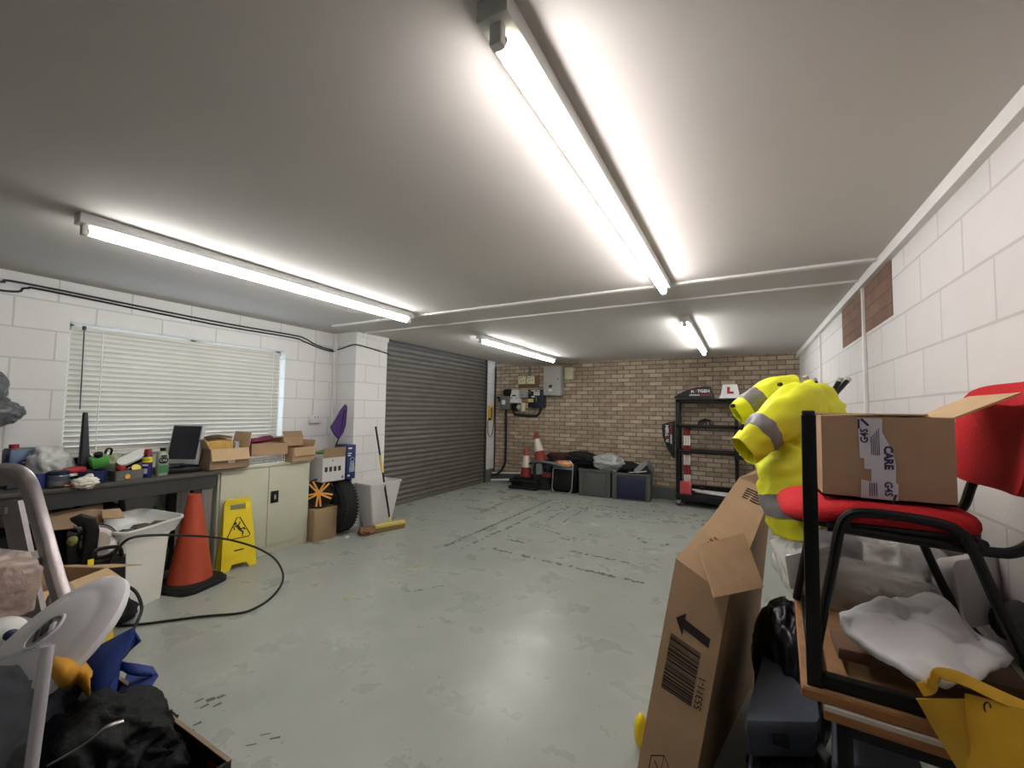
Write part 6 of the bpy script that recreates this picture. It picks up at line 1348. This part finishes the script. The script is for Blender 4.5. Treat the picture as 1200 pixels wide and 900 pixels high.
b = MB(); b.blob(P(1205, 735, d=1.30), (0.07, 0.10, 0.07), 0.2, 1.8, 149, 4, ridge=0.2); solo('dark_cloth', 'dark grey cloth at the right edge below the foam pad', 'cloth', b, mat('dark_grey_cloth', (62, 62, 62), 0.8, var=0.2), P(1205, 760, d=1.3))
# amber bag
M_amb = mat('amber_bag_fabric', (208, 160, 34), 0.6, var=0.09, vs=9, bump=0.3, bs=16)
t = Thing('yellow_bag', 'amber yellow shopping bag with a looped handle at the bottom right corner', 'bag', P(1140, 900, d=0.98))
t.part('side_gusset', quilt(P(1073, 818, d=0.96), P(1131, 819, d=0.93), P(1137, 935, d=0.90), P(1146, 935, d=0.93), 0.02, 0.005), M_amb, local=False)
t.part('front_panel', quilt(P(1131, 812, d=0.93), P(1230, 838, d=0.84), P(1235, 960, d=0.82), P(1137, 960, d=0.89), 0.02, 0.005, 14), M_amb, local=False)
t.part('rear_panel', quilt(P(1073, 818, d=0.962), P(1200, 822, d=0.95), P(1215, 930, d=0.94), P(1150, 930, d=0.96), -0.01, 0.005), M_amb, local=False)
b = MB(); b.sweep(spline([P(1078, 808, d=0.96), P(1090, 805, d=0.955), P(1094, 797, d=0.95), P(1102, 790, d=0.94), P(1124, 794, d=0.93), P(1150, 806, d=0.91), P(1180, 820, d=0.885), P(1212, 834, d=0.86)], 6), rrect(0.026, 0.004, 0.0015, 2), up=(CU*0.5-CF*0.8)); t.part('handle', b, M_amb, local=False)
c_ = P(1157, 829, d=0.882)
Fl = frame(c_, CR+CU*-0.12, CU+CF*0.1)
b = MB(); b.tube([Fl @ Vector((0.007*math.cos(a*PI/6), 0.010*math.sin(a*PI/6), 0)) for a in range(9)], 0.0016, 6); t.part('printed_logo', b, M_black_plastic, local=False)
# grey cases below the table
M_slate = mat('slate_grey_case', (84, 90, 102), 0.45, var=0.10, vs=6)
def case(label, quad, th, group):
    """flat lidded case: quad of the lid's corners (far left, far right, near right, near left) as (px,py,z)"""
    q = [P(a, b_, z=z) for a, b_, z in quad]
    t = Thing('plastic_case', label, 'case', (q[3].x, q[3].y, q[3].z-th), group=group)
    c = sum(q, Vector())/4
    n = (q[1]-q[0]).cross(q[3]-q[0]).normalized(); n = n if n.z > 0 else -n
    def rr(k, off): return [c+(p-c)*k+n*off for p in q]
    def rcorner(r):
        out = []
        for i in range(4):
            a, o, b_ = r[i-1], r[i], r[(i+1) % 4]
            for s in (0.10, 0.04): out.append(o.lerp(a, s)*0.5+o.lerp(a, s)*0.5)
            for s in (0.04, 0.10): out.append(o.lerp(b_, s))
        return out
    b = MB(); b.loft([rcorner(rr(0.97, 0)), rcorner(rr(1.0, -0.012)), rcorner(rr(1.0, -0.04))]); t.part('lid', b, M_slate, local=False)
    b = MB(); b.loft([rcorner(rr(0.96, -0.04)), rcorner(rr(0.93, -th))]); t.part('case_base', b, M_slate, local=False)
    m = (q[2]+q[3])/2-n*0.06; b = MB(); b.box(m+(m-c).normalized()*0.006, (0.05, 0.012, 0.04), bev=0.004); t.part('latch', b, M_black_plastic, local=False)
g_ = 'slate grey cases under the table'
case('slate grey case on top of the heap under the table beside the long carton', ((900, 744, 0.46), (950, 748, 0.46), (962, 848, 0.40), (872, 846, 0.40)), 0.14, g_)
case('slate grey case low down under the table at the bottom of the picture', ((880, 872, 0.22), (958, 868, 0.22), (990, 990, 0.20), (860, 985, 0.20)), 0.18, g_)
case('slate grey case farther right under the table behind the black leg', ((975, 838, 0.36), (1060, 850, 0.36), (1085, 905, 0.33), (975, 895, 0.33)), 0.14, g_)
b = MB(); b.blob((0.16, 1.90, 0.13), (0.16, 0.34, 0.13), 0.2, 1.7, 151, 5, flat=0.003, ridge=0.2); solo('black_sack', 'black sack on the floor under the table below the slate cases', 'sack', b, mat('black_polythene', (20, 21, 24), 0.35, var=0.2, bump=0.5, bs=16), (0.16, 1.9, 0))
b = MB(); b.blob((0.46, 1.85, 0.12), (0.16, 0.34, 0.12), 0.2, 1.7, 153, 5, flat=0.003, ridge=0.2); solo('black_sack', 'black sack on the floor under the table against the wall', 'sack', b, mat('black_polythene', (20, 21, 24), 0.35), (0.46, 1.85, 0))

b = MB(); b.blob((0.17, 2.34, 0.32), (0.15, 0.26, 0.32), 0.14, 1.6, 157, 5, flat=0.003, ridge=0.2); solo('black_sack', 'added sack-shaped black filler under the far end of the table beyond the slate cases', 'sack', b, mat('black_polythene', (20, 21, 24), 0.35), (0.17, 2.34, 0))  # added dark filler, covers the bright floor between long carton and table
# =================================================================== camera and view
cd = bpy.data.cameras.new('camera'); cam = bpy.data.objects.new('camera', cd); COL.objects.link(cam)
cd.sensor_width = 36.0; cd.sensor_fit = 'HORIZONTAL'; cd.lens = 36.0*FOC/1200.0
cd.shift_x = (600-CX)/1200.0; cd.shift_y = (CY-450)/1200.0
cd.clip_start = 0.02
r_ = CF.cross(CU).normalized(); u_ = r_.cross(CF)
cam.matrix_world = Matrix(((r_.x, u_.x, -CF.x, 0), (r_.y, u_.y, -CF.y, 0), (r_.z, u_.z, -CF.z, HF), (0, 0, 0, 1)))
scn.camera = cam
vs = scn.view_settings; vs.view_transform = 'Standard'; vs.look = 'None'; vs.gamma = 1.0; vs.use_curve_mapping = False
vs.exposure = EXPO
